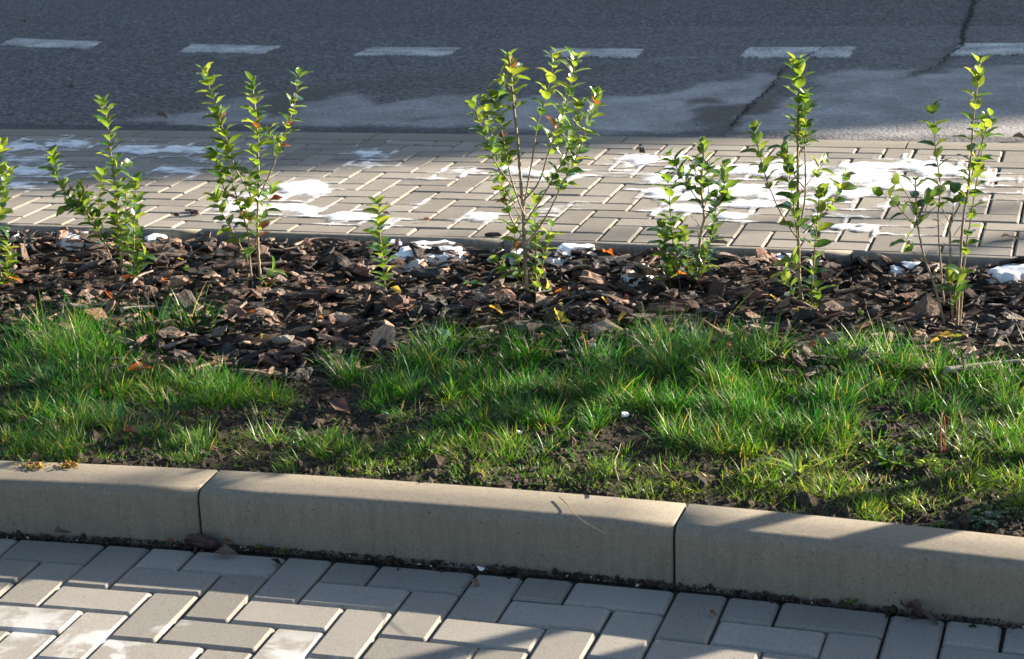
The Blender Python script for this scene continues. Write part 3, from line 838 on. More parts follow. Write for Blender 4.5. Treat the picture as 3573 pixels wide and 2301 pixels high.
shrub('largest shrub, fan of ten branches on one pale trunk in the middle of the row', (448, 1452), R4c,
      [([(448, 1452), (440, 1300), (430, 1100), (426, 960), (414, 820), (395, 560), (370, 350), (352, 150), (347, 90)], 0.0062, 0.80, 0.0),
       ([(425, 945), (440, 870), (480, 650), (505, 480), (545, 350), (575, 230), (600, 130), (617, 75)], 0.0026, 0.5),
       ([(420, 900), (510, 790), (570, 610), (640, 420), (680, 280), (706, 150), (718, 60)], 0.0026, 0.42),
       ([(438, 1135), (530, 1010), (590, 900), (640, 790), (700, 680), (760, 520), (800, 380), (830, 270)], 0.0026, 0.38),
       ([(430, 1020), (520, 880), (600, 740), (660, 620), (715, 450), (735, 330)], 0.0024, 0.35),
       ([(430, 965), (380, 830), (340, 680), (310, 510), (290, 380), (262, 275)], 0.0024, 0.42),
       ([(412, 885), (350, 800), (280, 700), (220, 560), (170, 430), (130, 340)], 0.0024, 0.45),
       ([(430, 1125), (370, 1040), (335, 950), (305, 820), (288, 740), (248, 560), (205, 370)], 0.0026, 0.2),
       ([(415, 1020), (340, 890), (300, 780)], 0.0018, 0.4), ([(650, 440), (630, 560), (600, 620)], 0.0012, 0.2),
       ([(495, 1452), (497, 1250), (495, 1050), (488, 880)], 0.0030, 0.15), ([(505, 1380), (550, 1200), (570, 1110), (592, 1045)], 0.0018, 0.2),
       ([(440, 1400), (400, 1250), (385, 1150), (368, 1040)], 0.0020, 0.1), ([(435, 1400), (390, 1330), (330, 1290), (275, 1235)], 0.0016, 0.35),
       ([(360, 340), (330, 330), (295, 305)], 0.0012, 0.4), ([(352, 270), (320, 235), (290, 205)], 0.0012, 0.4), ([(362, 270), (395, 220), (420, 165)], 0.0012, 0.3),
       ([(500, 1440), (540, 1400), (580, 1390)], 0.0010, 0.2)],
      mixc='gggggggggggyyddddddgggr', leafs=0.97, gap=0.0188)
R5c = (2200, 460, 2.333)
shrub('short bushy shrub with round dark leaves standing before the wide snow patch', (508, 1282), R5c,
      [([(508, 1282), (545, 1050), (578, 810), (600, 690), (580, 520), (575, 400), (590, 250), (592, 100)], 0.0050, 0.62, 0.0),
       ([(600, 645), (550, 560), (480, 460), (400, 350), (360, 250), (318, 180)], 0.0022, 0.4), ([(600, 690), (650, 630), (700, 580), (742, 480), (750, 350), (756, 230)], 0.0022, 0.35),
       ([(608, 660), (648, 500), (655, 350), (660, 265)], 0.0018, 0.5), ([(575, 450), (535, 350), (510, 240)], 0.0016, 0.3),
       ([(420, 1290), (380, 1100), (350, 900), (340, 700), (330, 540), (322, 400)], 0.0026, 0.25), ([(345, 1400), (310, 1150), (280, 950), (265, 790)], 0.0022, 0.05),
       ([(490, 1260), (465, 1000), (445, 850), (435, 745)], 0.0020, 0.2), ([(525, 1260), (590, 1090), (640, 900), (675, 740), (685, 600), (677, 500)], 0.0024, 0.3),
       ([(600, 1270), (612, 1190)], 0.0014, 0.1), ([(470, 1330), (455, 1300), (450, 1270)], 0.0012, 0.0), ([(700, 590), (770, 550), (800, 525)], 0.0012, 0.4),
       ([(540, 1250), (560, 1120), (590, 1000)], 0.0014, 0.2)],
      [([(580, 790), (540, 735), (492, 690)], 0.0014), ([(560, 855), (548, 800), (530, 768)], 0.0012)], mixc='gdddgg', young_tip=False, size=1.05)
R6c = (2540, 180, 1.604)
shrub('tall narrow shrub whose top rises to the lane dashes, sun glinting on its leaves', (430, 1444), R6c,
      [([(430, 1444), (402, 1300), (395, 1100), (392, 850), (390, 600), (395, 400), (397, 200), (386, 50)], 0.0050, 0.70, 0.0),
       ([(403, 980), (430, 830), (433, 650), (430, 520), (436, 400), (430, 240)], 0.0026, 0.62, 0.0),
       ([(396, 900), (404, 650), (420, 500), (415, 330)], 0.0018, 0.65, 0.06),
       ([(388, 1045), (330, 960), (270, 850), (210, 690), (175, 560), (148, 440)], 0.0024, 0.48), ([(382, 1050), (355, 850), (340, 750), (318, 630)], 0.0018, 0.2),
       ([(432, 770), (500, 690), (540, 640), (560, 600)], 0.0016, 0.4), ([(427, 762), (370, 690), (322, 570), (290, 515)], 0.0018, 0.35),
       ([(410, 1000), (550, 860), (600, 760), (645, 655)], 0.0018, 0.45), ([(465, 1492), (470, 1250), (480, 1030), (492, 850), (496, 770)], 0.0026, 0.12),
       ([(400, 1390), (345, 1300), (300, 1235)], 0.0014, 0.25), ([(400, 1230), (375, 1180), (340, 1130)], 0.0014, 0.2), ([(470, 1440), (500, 1360), (510, 1330)], 0.0012, 0.1)],
      mixc='gggydd', gap=0.0185)
R7c = (3000, 180, 1.51)
shrub('sparse shrub with bare pale lower stems at the right end of the row', (500, 1446), R7c,
      [([(466, 1446), (400, 1260), (340, 1090), (312, 980), (296, 880), (288, 760), (285, 660)], 0.0036, 0.72), ([(325, 1095), (265, 1040), (235, 980)], 0.0014, 0.45, 0.0),
       ([(302, 930), (240, 860), (190, 800), (140, 770)], 0.0016, 0.35), ([(300, 860), (330, 740), (350, 690)], 0.0012, 0.5), ([(288, 810), (240, 730), (215, 700)], 0.0012, 0.5),
       ([(500, 1446), (485, 1200), (486, 1000), (488, 920), (530, 840), (585, 750), (622, 620), (660, 520), (698, 400), (712, 350)], 0.0034, 0.60),
       ([(512, 1440), (530, 1100), (545, 880), (567, 750), (586, 550), (600, 350), (622, 150), (630, 65)], 0.0038, 0.52, 0.0),
       ([(530, 1395), (570, 1100), (610, 900), (640, 750), (680, 560), (692, 440)], 0.0028, 0.40), ([(447, 1335), (435, 1100), (432, 900), (447, 720), (430, 550), (425, 400), (421, 290)], 0.0026, 0.48),
       ([(488, 1330), (495, 1220), (520, 1130)], 0.0014, 0.1), ([(505, 1370), (500, 1280), (475, 1200)], 0.0014, 0.1), ([(488, 915), (450, 840), (432, 790)], 0.0014, 0.6), ([(489, 900), (492, 780), (500, 730)], 0.0012, 0.6)],
      [([(330, 900), (370, 850), (432, 808)], 0.0013), ([(490, 1050), (470, 1030), (440, 1010)], 0.0009), ([(500, 975), (540, 920), (585, 860)], 0.001), ([(355, 1085), (380, 1045)], 0.0009), ([(572, 620), (545, 590), (520, 570)], 0.001)],
      mixc='ggggyddd', gap=0.024, leafs=0.88, size=0.98)

# ------------------------------------------------------------------ snow
ELL = [(60, 345, 80, 13, .8), (160, 338, 70, 11, .8), (70, 372, 80, 12, .55), (60, 400, 90, 10, .75), (40, 430, 55, 14, .7), (150, 402, 50, 8, .5), (330, 352, 95, 11, .85), (425, 352, 90, 12, .9), (505, 350, 40, 9, .6),
       (270, 395, 100, 11, .35), (420, 402, 70, 10, .75), (470, 372, 55, 8, .5), (200, 415, 60, 8, .3), (600, 345, 40, 7, .6), (560, 372, 60, 8, .4),
       (860, 358, 50, 10, .85), (862, 384, 36, 9, .7), (812, 392, 30, 6, .6), (700, 440, 85, 20, 1), (625, 455, 60, 13, .8), (640, 490, 130, 12, .9), (560, 478, 65, 14, .8), (695, 492, 60, 13, .8), (820, 508, 72, 14, 1),
       (885, 512, 55, 12, .9), (560, 520, 45, 12, .6), (1080, 402, 55, 9, .7), (1010, 418, 40, 6, .5), (1120, 508, 55, 12, .9), (1250, 405, 60, 10, 1), (1200, 395, 45, 9, .7), (1350, 412, 55, 9, .6), (985, 478, 50, 7, .5),
       (1290, 492, 60, 8, .5), (1345, 480, 45, 8, .5), (1330, 400, 50, 9, .6), (1500, 375, 80, 12, 1), (1580, 370, 55, 10, 1), (1455, 384, 30, 7, .8), (1480, 408, 90, 8, .6), (1560, 420, 90, 13, .9), (1640, 400, 80, 17, 1),
       (1740, 400, 90, 20, 1), (1850, 395, 90, 20, 1), (1700, 440, 125, 20, 1), (1590, 460, 85, 12, 1), (1600, 488, 85, 11, 1), (1760, 478, 85, 14, 1), (1700, 508, 55, 8, .8), (1540, 450, 45, 9, .9), (1900, 430, 110, 17, 1),
       (2000, 410, 95, 24, 1), (2050, 390, 85, 14, 1), (2150, 385, 95, 16, 1), (2200, 400, 85, 17, 1), (2275, 410, 55, 12, .9), (2120, 430, 115, 18, 1), (2225, 440, 85, 14, 1), (2330, 420, 45, 8, .6), (2000, 450, 85, 14, .9),
       (1900, 470, 85, 12, .8), (2060, 478, 55, 9, .6), (2025, 540, 48, 8, 1), (1965, 532, 38, 7, .9), (2100, 548, 30, 5, .6), (2350, 460, 45, 8, .5), (2250, 468, 55, 9, .6), (1980, 502, 55, 7, .7), (1820, 455, 60, 12, .9)]
st = 0.0085
xs = np.arange(-3.5, 1.35, st); ys = np.arange(1.90, 3.36, st)
XX, YY = np.meshgrid(xs, ys, indexing='ij'); X = XX.ravel(); Y = YY.ravel()
# picture coordinates of each ground point, only to look up the traced patches
D = np.stack([X - CAM.x, Y - CAM.y, np.full(len(X), Z_FAR - CAM.z)], -1) @ np.array(RM)
U = (D[:, 0] / -D[:, 2] * 6087.95 + 1786.5) / DS; Vv = (-D[:, 1] / -D[:, 2] * 6087.95 + 1150.5) / DS
U = U + (fbm(X, Y, 9, 3) - 0.5) * 46; Vv = Vv + (fbm(X + 20, Y, 10, 4) - 0.5) * 20
cov = np.zeros(len(X))
for (cx, cy, rx, ry, k) in ELL:
    d2 = ((U - cx) / rx) ** 2 + ((Vv - cy) / ry) ** 2
    cov = np.maximum(cov, k * np.clip(1.25 - d2, 0, 1))
# snow lingers in the joints: distance to the herringbone lattice
A = (X + 0.985) * 10; xr, yr, _ = FAR.at(0, 0)
rowy = np.array([FAR.at(a, 0)[1] for a in np.linspace(-30, 25, 111)]); B = (Y - np.interp(A, np.linspace(-30, 25, 111), rowy)) * 10
jd = np.minimum(np.abs(A - np.round(A)), np.abs(B - np.round(B)))
near_cov = cov.copy()
g = cov.reshape(XX.shape)
for _ in range(3):
    g = np.maximum.reduce([g, np.roll(g, 3, 0) * 0.86, np.roll(g, -3, 0) * 0.86, np.roll(g, 3, 1) * 0.86, np.roll(g, -3, 1) * 0.86])
spread = g.ravel()
jf_ = np.clip((0.10 - jd) / 0.08, 0, 1)
ai = np.floor(A).astype(int); bi = np.floor(B + 1e-6).astype(int)
# keep the joint snow only on real brick joints (not across a brick)
s_c = (ai + bi) % 4          # 2,3: standing brick lower/upper half ; 0,1: lying brick left/right half
fa, fb = A - ai, B - bi
left = (fa < 0.11) & (s_c != 1); right = (fa > 0.89) & (s_c != 0)
low = (fb < 0.11) & (s_c != 3); high = (fb > 0.89) & (s_c != 2)
onj = (left | right | low | high).astype(float)
cov = np.clip(cov * (0.80 + 0.4 * fbm(X, Y, 30, 3)) - np.clip(fbm(X + 5, Y + 5, 7, 4) - 0.50, 0, 1) * 1.7 * (1 - 0.7 * onj) * np.clip(1.35 - cov, 0, 1), 0, 1)
cover = np.maximum(cov, onj * np.clip(spread * 1.4 - 0.10 + (fbm(X + 3, Y, 12, 2) - 0.5) * 0.6, 0, 0.62))
cover = np.clip(cover + (fbm(X, Y, 26, 3) - 0.5) * 0.5 * (cover > 0.02), 0, 1.0)
hgt = Z_FAR + 0.0022 + np.clip(cover - 0.5, 0, 1) * 0.010 + (fbm(X, Y, 40, 3) - 0.5) * 0.005 * (cover > 0.55)
keepv = (cover > 0.06).reshape(XX.shape)
I = np.arange(len(X)).reshape(XX.shape)
fm = keepv[:-1, :-1] | keepv[1:, :-1] | keepv[1:, 1:] | keepv[:-1, 1:]
F = np.stack([I[:-1, :-1], I[1:, :-1], I[1:, 1:], I[:-1, 1:]], -1)[fm]
used = np.unique(F); remap = np.full(len(X), -1); remap[used] = np.arange(len(used))
me = np_mesh('snow', np.stack([X, Y, hgt], -1)[used], remap[F], [M_THIN], True)
attr(me, 'cover', cover[used])
tag(obj('snow', me), 'thin melting snow patches scattered over the far brick footpath', 'snow', kind='stuff')

def snow_lump(label, poly, h, seed):
    """little mound of snow from a traced outline"""
    z0 = 0.165; P_ = [gp(x, y, z0)[:2] for x, y in poly]
    x0 = min(p[0] for p in P_) - .02; x1 = max(p[0] for p in P_) + .02; y0 = min(p[1] for p in P_) - .02; y1 = max(p[1] for p in P_) + .02
    xs_ = np.arange(x0, x1, 0.005); ys_ = np.arange(y0, y1, 0.005)
    XX_, YY_ = np.meshgrid(xs_, ys_, indexing='ij'); Q = np.stack([XX_.ravel(), YY_.ravel()], -1)
    Qn = Q + np.stack([(fbm(Q[:, 0] + seed, Q[:, 1], 35, 3) - .5) * .035, (fbm(Q[:, 0], Q[:, 1] + seed, 35, 3) - .5) * .035], -1)
    s_ = soft(Qn, P_, 0.03); e = np.clip(s_ * 1.3, 0, 1)
    zb = soil_z(Q[:, 0], Q[:, 1]) + (fbm(Q[:, 0], Q[:, 1], 7, 3) - 0.4) * 0.03
    z = zb + 0.023 + h * 0.7 * np.sqrt(e) + (fbm(Q[:, 0], Q[:, 1] + seed, 45, 3) - .5) * .004
    kv = (s_ > 0.12).reshape(XX_.shape); z = np.where(kv.ravel(), z, zb)
    I_ = np.arange(len(Q)).reshape(XX_.shape); f_ = kv[:-1, :-1] | kv[1:, :-1] | kv[1:, 1:] | kv[:-1, 1:]
    F_ = np.stack([I_[:-1, :-1], I_[1:, :-1], I_[1:, 1:], I_[:-1, 1:]], -1)[f_]
    us = np.unique(F_)
    if not len(us): return
    rm = np.full(len(Q), -1); rm[us] = np.arange(len(us)); c = Vector((np.mean([p[0] for p in P_]), np.mean([p[1] for p in P_]), z0))
    Vn = np.stack([Q[:, 0], Q[:, 1], z], -1)[us] - np.array(c)
    tag(obj('snow_patch', np_mesh('snow_patch', Vn, rm[F_], [M_SNOW], True), None, c), label, 'snow patch', 'snow patches left on the bark mulch')
a_ = lambda L_, ox, oy, s: [(ox + x / s, oy + y / s) for x, y in L_]
sm = 2.392
snow_lump('upper lobe of the big white snow patch, behind the black bark slab', a_([(565, 215), (600, 195), (720, 185), (860, 182), (950, 200), (930, 222), (820, 225), (720, 250), (640, 270), (580, 255)], 1200, 780, sm), 0.008, 1)
snow_lump('long lower lobe of snow right of the smallest shrub, largest on the mulch', a_([(450, 345), (500, 300), (640, 285), (800, 270), (940, 278), (1020, 310), (900, 325), (760, 335), (620, 365), (480, 372)], 1200, 780, sm), 0.015, 2)
snow_lump('tiny round snow lump between the smallest shrub and the big snow patch', a_([(370, 200), (410, 188), (455, 195), (450, 220), (390, 228)], 1200, 780, sm), 0.008, 3)
snow_lump('snow patch against the edging, right of the largest shrub', a_([(1790, 272), (1840, 240), (1920, 230), (2010, 240), (2085, 262), (2020, 275), (1900, 282)], 1200, 780, sm), 0.010, 4)
snow_lump('grey snow patch just right of the largest shrub stems', a_([(1680, 325), (1690, 300), (1760, 300), (1830, 305), (1790, 330), (1720, 345)], 1200, 780, sm), 0.008, 5)
snow_lump('narrow snow patch just left of the largest shrub trunk', a_([(1285, 320), (1300, 295), (1400, 300), (1470, 275), (1500, 290), (1400, 320)], 1200, 780, sm), 0.008, 6)
snow_lump('oval snow patch on bark left of the tall many-stemmed shrub', a_([(520, 245), (580, 222), (680, 240), (770, 262), (700, 272), (600, 270)], 0, 760, sm), 0.010, 7)
snow_lump('thin snow patch close to the edging, left of the many-stemmed shrub', a_([(470, 172), (560, 158), (690, 165), (720, 190), (600, 200), (500, 190)], 0, 760, sm), 0.006, 8)
snow_lump('snow patch between the many-stemmed shrub and the three-pronged one', a_([(1230, 215), (1290, 200), (1370, 205), (1385, 235), (1290, 245), (1240, 235)], 0, 760, sm), 0.008, 9)
snow_lump('snow fleck at the left picture edge beside the cut-off shrub', a_([(30, 160), (110, 155), (135, 175), (100, 195), (40, 190)], 0, 760, sm), 0.007, 10)
snow_lump('snow patch behind the bushy round-leaved shrub, left side', a_([(1455, 1320), (1470, 1275), (1540, 1275), (1560, 1290), (1510, 1330)], 1100, 0, 1.3392), 0.009, 11)
snow_lump('small white snow patch between the two rightmost shrubs', a_([(1090, 1275), (1140, 1265), (1205, 1275), (1200, 1292), (1110, 1298)], 2300, 0, 1.3394), 0.010, 12)
snow_lump('snow patch at the right picture edge on the mulch', a_([(1560, 1300), (1600, 1270), (1705, 1262), (1760, 1290), (1700, 1320), (1590, 1335)], 2300, 0, 1.3394), 0.014, 13)
snow_lump('snow fleck behind the trunk of the tall narrow shrub', a_([(470, 1235), (560, 1225), (610, 1240), (540, 1252)], 2300, 0, 1.3394), 0.007, 14)

# ------------------------------------------------------------------ grass
GMAP = {
 780: '0777036600', 810: '2999366000', 840: '9999320000000003777777777789980000000000',
 870: '9999920330000399999999999999993888835555', 900: '8888857889511588888888888888888999958888',
 930: '7567775799610367875799999999999999939999', 960: '8846532266300135665688889999999996247888',
 990: '6889821121101332267677853688767765221245 6'.replace(' ', ''), 1020: '8778645412434211258577652576767652222375',
 1050: '9889768733778655524655432355656753122577'[:40], 1080: '2223533212344677416677643333445632234666',
 1110: '0000000000011221135555452222344442234566', 1140: '0000000000000000011112334322553433565466',
 1170: '0000000000000000000000023212453445653234', 1200: '0000000000000000000000000000132354321112'}
pts = []
for y, row in GMAP.items():
    for i, ch in enumerate(row[:40]):
        dns = int(ch)
        if dns == 0: continue
        for _ in range(rng.poisson((dns / 9) ** 1.3 * 3.3 * (1.0 if y > 850 else 0.85))):
            x = i * 60 + rng.uniform(-5, 65); yy = y + rng.uniform(-17, 17)
            q = gd(x, yy, 0.118)
            if q.y < kerb_n(q.x) + 0.128: continue
            pts.append((q.x, q.y, y, dns))
        if i == 39:                                     # carry on past the right edge of the picture
            for _ in range(6):
                q = gd(2391 + rng.uniform(0, 600), y + rng.uniform(-15, 15), 0.118)
                if q.y > kerb_n(q.x) + 0.128: pts.append((q.x, q.y, y, dns))
        if i == 0:
            for _ in range(6):
                q = gd(-rng.uniform(0, 600), y + rng.uniform(-15, 15) - 30, 0.118)
                if q.y > kerb_n(q.x) + 0.128: pts.append((q.x, q.y, y, dns))
BX, BY, BH, BW, BD, BL, BC, BR = [], [], [], [], [], [], [], []
for (cx, cy, yrow, dns) in pts:
    hh = np.interp(yrow, [780, 870, 930, 1000, 1080, 1200], [0.095, 0.076, 0.058, 0.048, 0.041, 0.040]) * rng.uniform(0.75, 1.3)
    k = int(rng.integers(95, 190) * (0.5 + dns / 18))
    rr = rng.uniform(0.020, 0.055)
    comb = rng.uniform(0, 6.28); cs = rng.uniform(0, 1.2)
    yell = np.clip(np.interp(yrow, [780, 1000, 1100, 1200], [0.03, 0.12, 0.42, 0.5]) + rng.normal(0, 0.15), 0, 1)
    blue = rng.random() < 0.35
    an = rng.uniform(0, 6.28, k); r = rr * np.sqrt(rng.random(k)) * (1 + 0.3 * np.sin(an * 2 + comb))
    BX.append(cx + r * np.cos(an)); BY.append(cy + r * np.sin(an))
    BH.append(hh * rng.uniform(0.3, 1.25, k)); BW.append(rng.uniform(0.0010, 0.0022, k))
    rd = rng.uniform(0, 6.28, k); ra = rng.uniform(0, 0.9, k)
    dx = np.cos(an) * (0.05 + r / rr * 0.6) + cs * math.cos(comb) * 0.7 + ra * np.cos(rd); dy = np.sin(an) * (0.05 + r / rr * 0.6) + cs * math.sin(comb) * 0.7 + ra * np.sin(rd)
    BD.append(np.stack([dx, dy], -1)); BL.append(np.clip(rng.normal(0.85, 0.45, k), 0.05, 1.7))
    g1 = np.array([0.024, 0.115, 0.011]); g2 = np.array([0.15, 0.225, 0.022]); g3 = np.array([0.034, 0.112, 0.048])
    base = g3 if blue else g1
    c = base[None] * (1 - yell) + g2[None] * yell
    c = c * rng.uniform(0.5, 1.7, (k, 1)); straw = rng.random(k) < (0.06 + 0.12 * yell)
    c[straw] = np.array([0.36, 0.28, 0.14]) * rng.uniform(0.5, 1.1, (straw.sum(), 1))
    BC.append(c); BR.append(rng.normal(0, 0.8, k))
# dead thatch and stray short blades lying on the soil between the tufts
for i in range(9000):
    q = gd(rng.uniform(-200, 2600), rng.uniform(880, 1215) if i % 3 else rng.uniform(1020, 1215), 0.118)
    if fbm(np.array(q.x), np.array(q.y), 9, 3) < 0.44 and i % 5: continue
    if q.y < kerb_n(q.x) + 0.13: continue
    k = int(rng.integers(2, 7)); a_0 = rng.uniform(0, 6.28, k)
    BX.append(q.x + rng.normal(0, .008, k)); BY.append(q.y + rng.normal(0, .008, k)); BH.append(rng.uniform(0.015, 0.045, k)); BW.append(rng.uniform(0.0008, 0.0018, k))
    BD.append(np.stack([np.cos(a_0), np.sin(a_0)], -1) * rng.uniform(0.6, 1.4, (k, 1))); BL.append(rng.uniform(0.2, 1.2, k)); BR.append(rng.normal(0, .8, k))
    BC.append((np.array([0.20, 0.155, 0.09]) if rng.random() < 0.25 else np.array([0.10, 0.16, 0.022]))[None] * rng.uniform(0.5, 1.4, (k, 1)))
# a few long loose blades standing up along the mulch edge
for (x, y, h, dx_, dy_) in [(110, 800, .17, -.1, .1), (190, 760, .12, .1, 0), (360, 800, .11, .3, 0), (430, 760, .10, -.3, .1), (1030, 840, .13, .02, 0), (1045, 850, .09, .2, 0), (1290, 830, .11, -.1, 0), (1640, 830, .16, -.25, 0), (1700, 830, .10, .3, 0), (2010, 860, .14, -.05, 0), (2060, 880, .12, .1, 0), (1680, 800, .13, .5, .1), (980, 850, .11, .5, 0), (100, 820, .12, .3, 0)]:
    q = gd(x, y, 0.12); BX.append(np.array([q.x])); BY.append(np.array([q.y])); BH.append(np.array([h])); BW.append(np.array([0.003])); BD.append(np.array([[dx_ + 0.01, dy_]])); BL.append(np.array([0.5])); BC.append(np.array([[0.12, 0.24, 0.03]])); BR.append(np.array([0.1]))
BX, BY, BH, BW, BL, BR = map(np.concatenate, (BX, BY, BH, BW, BL, BR)); BD = np.concatenate(BD); BC = np.concatenate(BC)
ok = BY > kerb_n(BX) + 0.122
BX, BY, BH, BW, BL, BR, BD, BC = (q[ok] for q in (BX, BY, BH, BW, BL, BR, BD, BC))
BH = BH * np.interp(BY - kerb_n(BX), [0.12, 0.16, 0.30], [0.40, 0.60, 1.0])
cl = np.clip((fbm(BX + 31, BY * 1.2 + 12, 9.5, 2) - 0.30) * 3.0, 0, 1)      # tufts crown up, the hollows between them stay thin
BH = BH * (0.6 + 0.65 * cl); ok = rng.random(len(BX)) < 0.5 + 0.7 * cl
BX, BY, BH, BW, BL, BR, BD, BC = (q[ok] for q in (BX, BY, BH, BW, BL, BR, BD, BC))
nb = len(BX); SG = 5
BZ = soil_z(BX, BY) - 0.004
bend = BL[:, None]; u = np.linspace(0, 1, SG + 1)[None]
dl = np.linalg.norm(BD, axis=1, keepdims=True) + 1e-6; dn = BD / dl; lean = np.clip(dl, 0, 1.4)
th = np.clip(lean * 0.85, 0.05, 1.4) + bend * u * (0.5 + 0.75 * np.clip(lean, 0, 1)) * 1.15; th = np.clip(th, 0, 2.15)
dz = np.cos(th) / (SG); dr = np.sin(th) / (SG)
z = np.concatenate([np.zeros((nb, 1)), np.cumsum(dz[:, :-1], 1)], 1) * BH[:, None]; r = np.concatenate([np.zeros((nb, 1)), np.cumsum(dr[:, :-1], 1)], 1) * BH[:, None]
z = np.maximum(z, -0.002)
px_ = BX[:, None] + dn[:, :1] * r; py_ = BY[:, None] + dn[:, 1:] * r; pz_ = BZ[:, None] + z
side = np.stack([-dn[:, 1], dn[:, 0]], -1); cr, sr = np.cos(BR), np.sin(BR)
side = np.stack([side[:, 0] * cr - side[:, 1] * sr, side[:, 0] * sr + side[:, 1] * cr], -1)
wu = BW[:, None] * np.array([0.75, 1.0, 0.95, 0.8, 0.5, 0.06])[None] * 0.5
Lf = np.stack([px_ - side[:, :1] * wu, py_ - side[:, 1:] * wu, pz_], -1); Rt = np.stack([px_ + side[:, :1] * wu, py_ + side[:, 1:] * wu, pz_], -1)
V = np.stack([Lf, Rt], 2).reshape(nb, -1, 3)                    # per blade 2*(SG+1)
q = np.array([[2 * i, 2 * i + 1, 2 * i + 3, 2 * i + 2] for i in range(SG)])
F = (q[None] + (np.arange(nb) * 2 * (SG + 1))[:, None, None]).reshape(-1, 4)
me = np_mesh('grass', V.reshape(-1, 3), F, [M_GRASS], True)
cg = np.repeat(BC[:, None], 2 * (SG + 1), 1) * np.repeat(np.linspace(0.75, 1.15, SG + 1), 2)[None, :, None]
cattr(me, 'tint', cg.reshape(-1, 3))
tag(obj('grass', me), 'tufted green winter grass growing between the kerb and the bark mulch', 'grass', kind='stuff')
print('blades', nb, 'chips', m_, flush=True)

# ------------------------------------------------------------------ small weeds in the bare soil
def weed_mesh(k, L, W, m, r=0.02, up=0.5):
    V_, F_ = [], []
    for i in range(k):
        a = random.uniform(0, 6.28); base = Vector((random.uniform(-r, r) * .3, random.uniform(-r, r) * .3, 0))
        el = random.uniform(0.1, up); l_ = L * random.uniform(0.6, 1.2); w_ = W * random.uniform(0.7, 1.2)
        lm = leaf_mesh('t', l_, w_, m, random.uniform(0.2, 1.0), 0.3, 0.3, seg=5)
        M_ = Matrix.Translation(base) @ Matrix.Rotation(a, 4, 'Z') @ Matrix.Rotation(-el, 4, 'Y') @ Matrix.Translation((r * random.uniform(0, 1), 0, 0))
        k0_ = len(V_); V_ += [M_ @ v_.co for v_ in lm.vertices]; F_ += [tuple(k0_ + q_ for q_ in f_.vertices) for f_ in lm.polygons]
        bpy.data.meshes.remove(lm)
    return V_, F_
def scatter_weeds():
    V_, F_ = [], []
    for (x, y, k) in [(650, 890, 3), (700, 930, 5), (640, 960, 4), (500, 980, 5), (480, 1010, 6), (420, 990, 4), (700, 1050, 5), (820, 1060, 6), (900, 960, 5), (950, 1000, 4), (780, 1010, 4), (560, 1070, 3), (760, 960, 4), (1050, 1100, 4), (1250, 1130, 6),
                      (1400, 1060, 5), (1430, 1100, 5), (1560, 1120, 5), (1980, 1030, 6), (2020, 1050, 8), (2060, 1060, 10), (2110, 1040, 9), (2160, 1050, 9), (2200, 1080, 7), (2120, 1090, 7), (2240, 1060, 5), (2060, 1000, 5), (1830, 980, 3), (2280, 1190, 6), (2320, 1200, 6), (2200, 1210, 5), (2100, 1150, 5), (1340, 930, 2)]:
        for _ in range(k):
            q_ = gd(x + random.gauss(0, 26), y + random.gauss(0, 13), 0.118)
            if q_.y < kerb_n(q_.x) + 0.13: continue
            q_.z = float(soil_z(np.array(q_.x), np.array(q_.y))) + 0.003
            v2, f2 = weed_mesh(random.randint(4, 7), 0.011, 0.008, M_LEAF, 0.008, 0.9)
            k0_ = len(V_); V_ += [q_ + v_ for v_ in v2]; F_ += [tuple(k0_ + i_ for i_ in f_) for f_ in f2]
    tag(obj('ground_cover', mesh('ground_cover', V_, F_, [M_LEAF], True)), 'tiny round-leaved weeds creeping over the bare soil', 'weeds', kind='stuff')
scatter_weeds()
def weed(label, x, y, k, L, W, m, r, up, name='weed', z=None):
    q_ = gd(x, y, 0.118 if z is None else z)
    if z is None: q_.z = float(soil_z(np.array(q_.x), np.array(q_.y))) + 0.004
    V_, F_ = weed_mesh(k, L, W, m, r, up)
    tag(obj(name, mesh(name, V_, F_, [m], True), None, q_), label, 'weed')
weed('bright yellow-green thistle-like weed with long narrow leaves near the right kerb joint', 1865, 1105, 15, 0.095, 0.013, M_LEAF_Y, 0.01, 1.1)
weed('blue-green weed with broad leaves beside the red stalks', 2085, 1075, 16, 0.036, 0.020, M_LEAF, 0.018, 0.8)
weed('leafy weed with lobed bright leaves just below the red stalks', 2165, 1085, 14, 0.030, 0.019, M_LEAF_Y, 0.018, 0.8)
weed('grey-green broad-leaved weed behind the kerb near the right picture edge', 2305, 1205, 14, 0.034, 0.018, M_LEAF_D, 0.016, 0.7)
weed('flat dark rosette weed in the middle of the grass strip', 1440, 1078, 9, 0.035, 0.014, M_LEAF_D, 0.012, 0.4)
weed('green and russet weed sprawling over the kerb top at the left joint', 520, 1107, 12, 0.055, 0.014, M_LEAF, 0.008, 0.35)
weed('russet dying leaves of a weed hanging over the left kerb joint', 503, 1112, 7, 0.045, 0.012, M_LEAF_R, 0.006, 0.25)
weed('pair of tiny bright green seedlings at the kerb foot under the left joint, left one', 603, 1283, 7, 0.012, 0.008, M_LEAF_Y, 0.008, 1.0, z=0.004)
weed('tiny bright green seedling at the kerb foot, right one of the pair', 664, 1287, 7, 0.012, 0.009, M_LEAF_Y, 0.008, 1.0, z=0.004)
weed('tiny green sprout at the kerb foot at the far left, beside the dead leaf', 172, 1243, 6, 0.013, 0.009, M_LEAF_D, 0.008, 1.0, z=0.004)
weed('tiny green sprout at the kerb foot below the right kerb stone', 1990, 1411, 6, 0.014, 0.009, M_LEAF, 0.006, 0.9, z=0.004)
weed('pale silvery weed at the mulch edge in the left bay', 520, 855, 12, 0.045, 0.008, M_LEAF_Y, 0.01, 0.8)

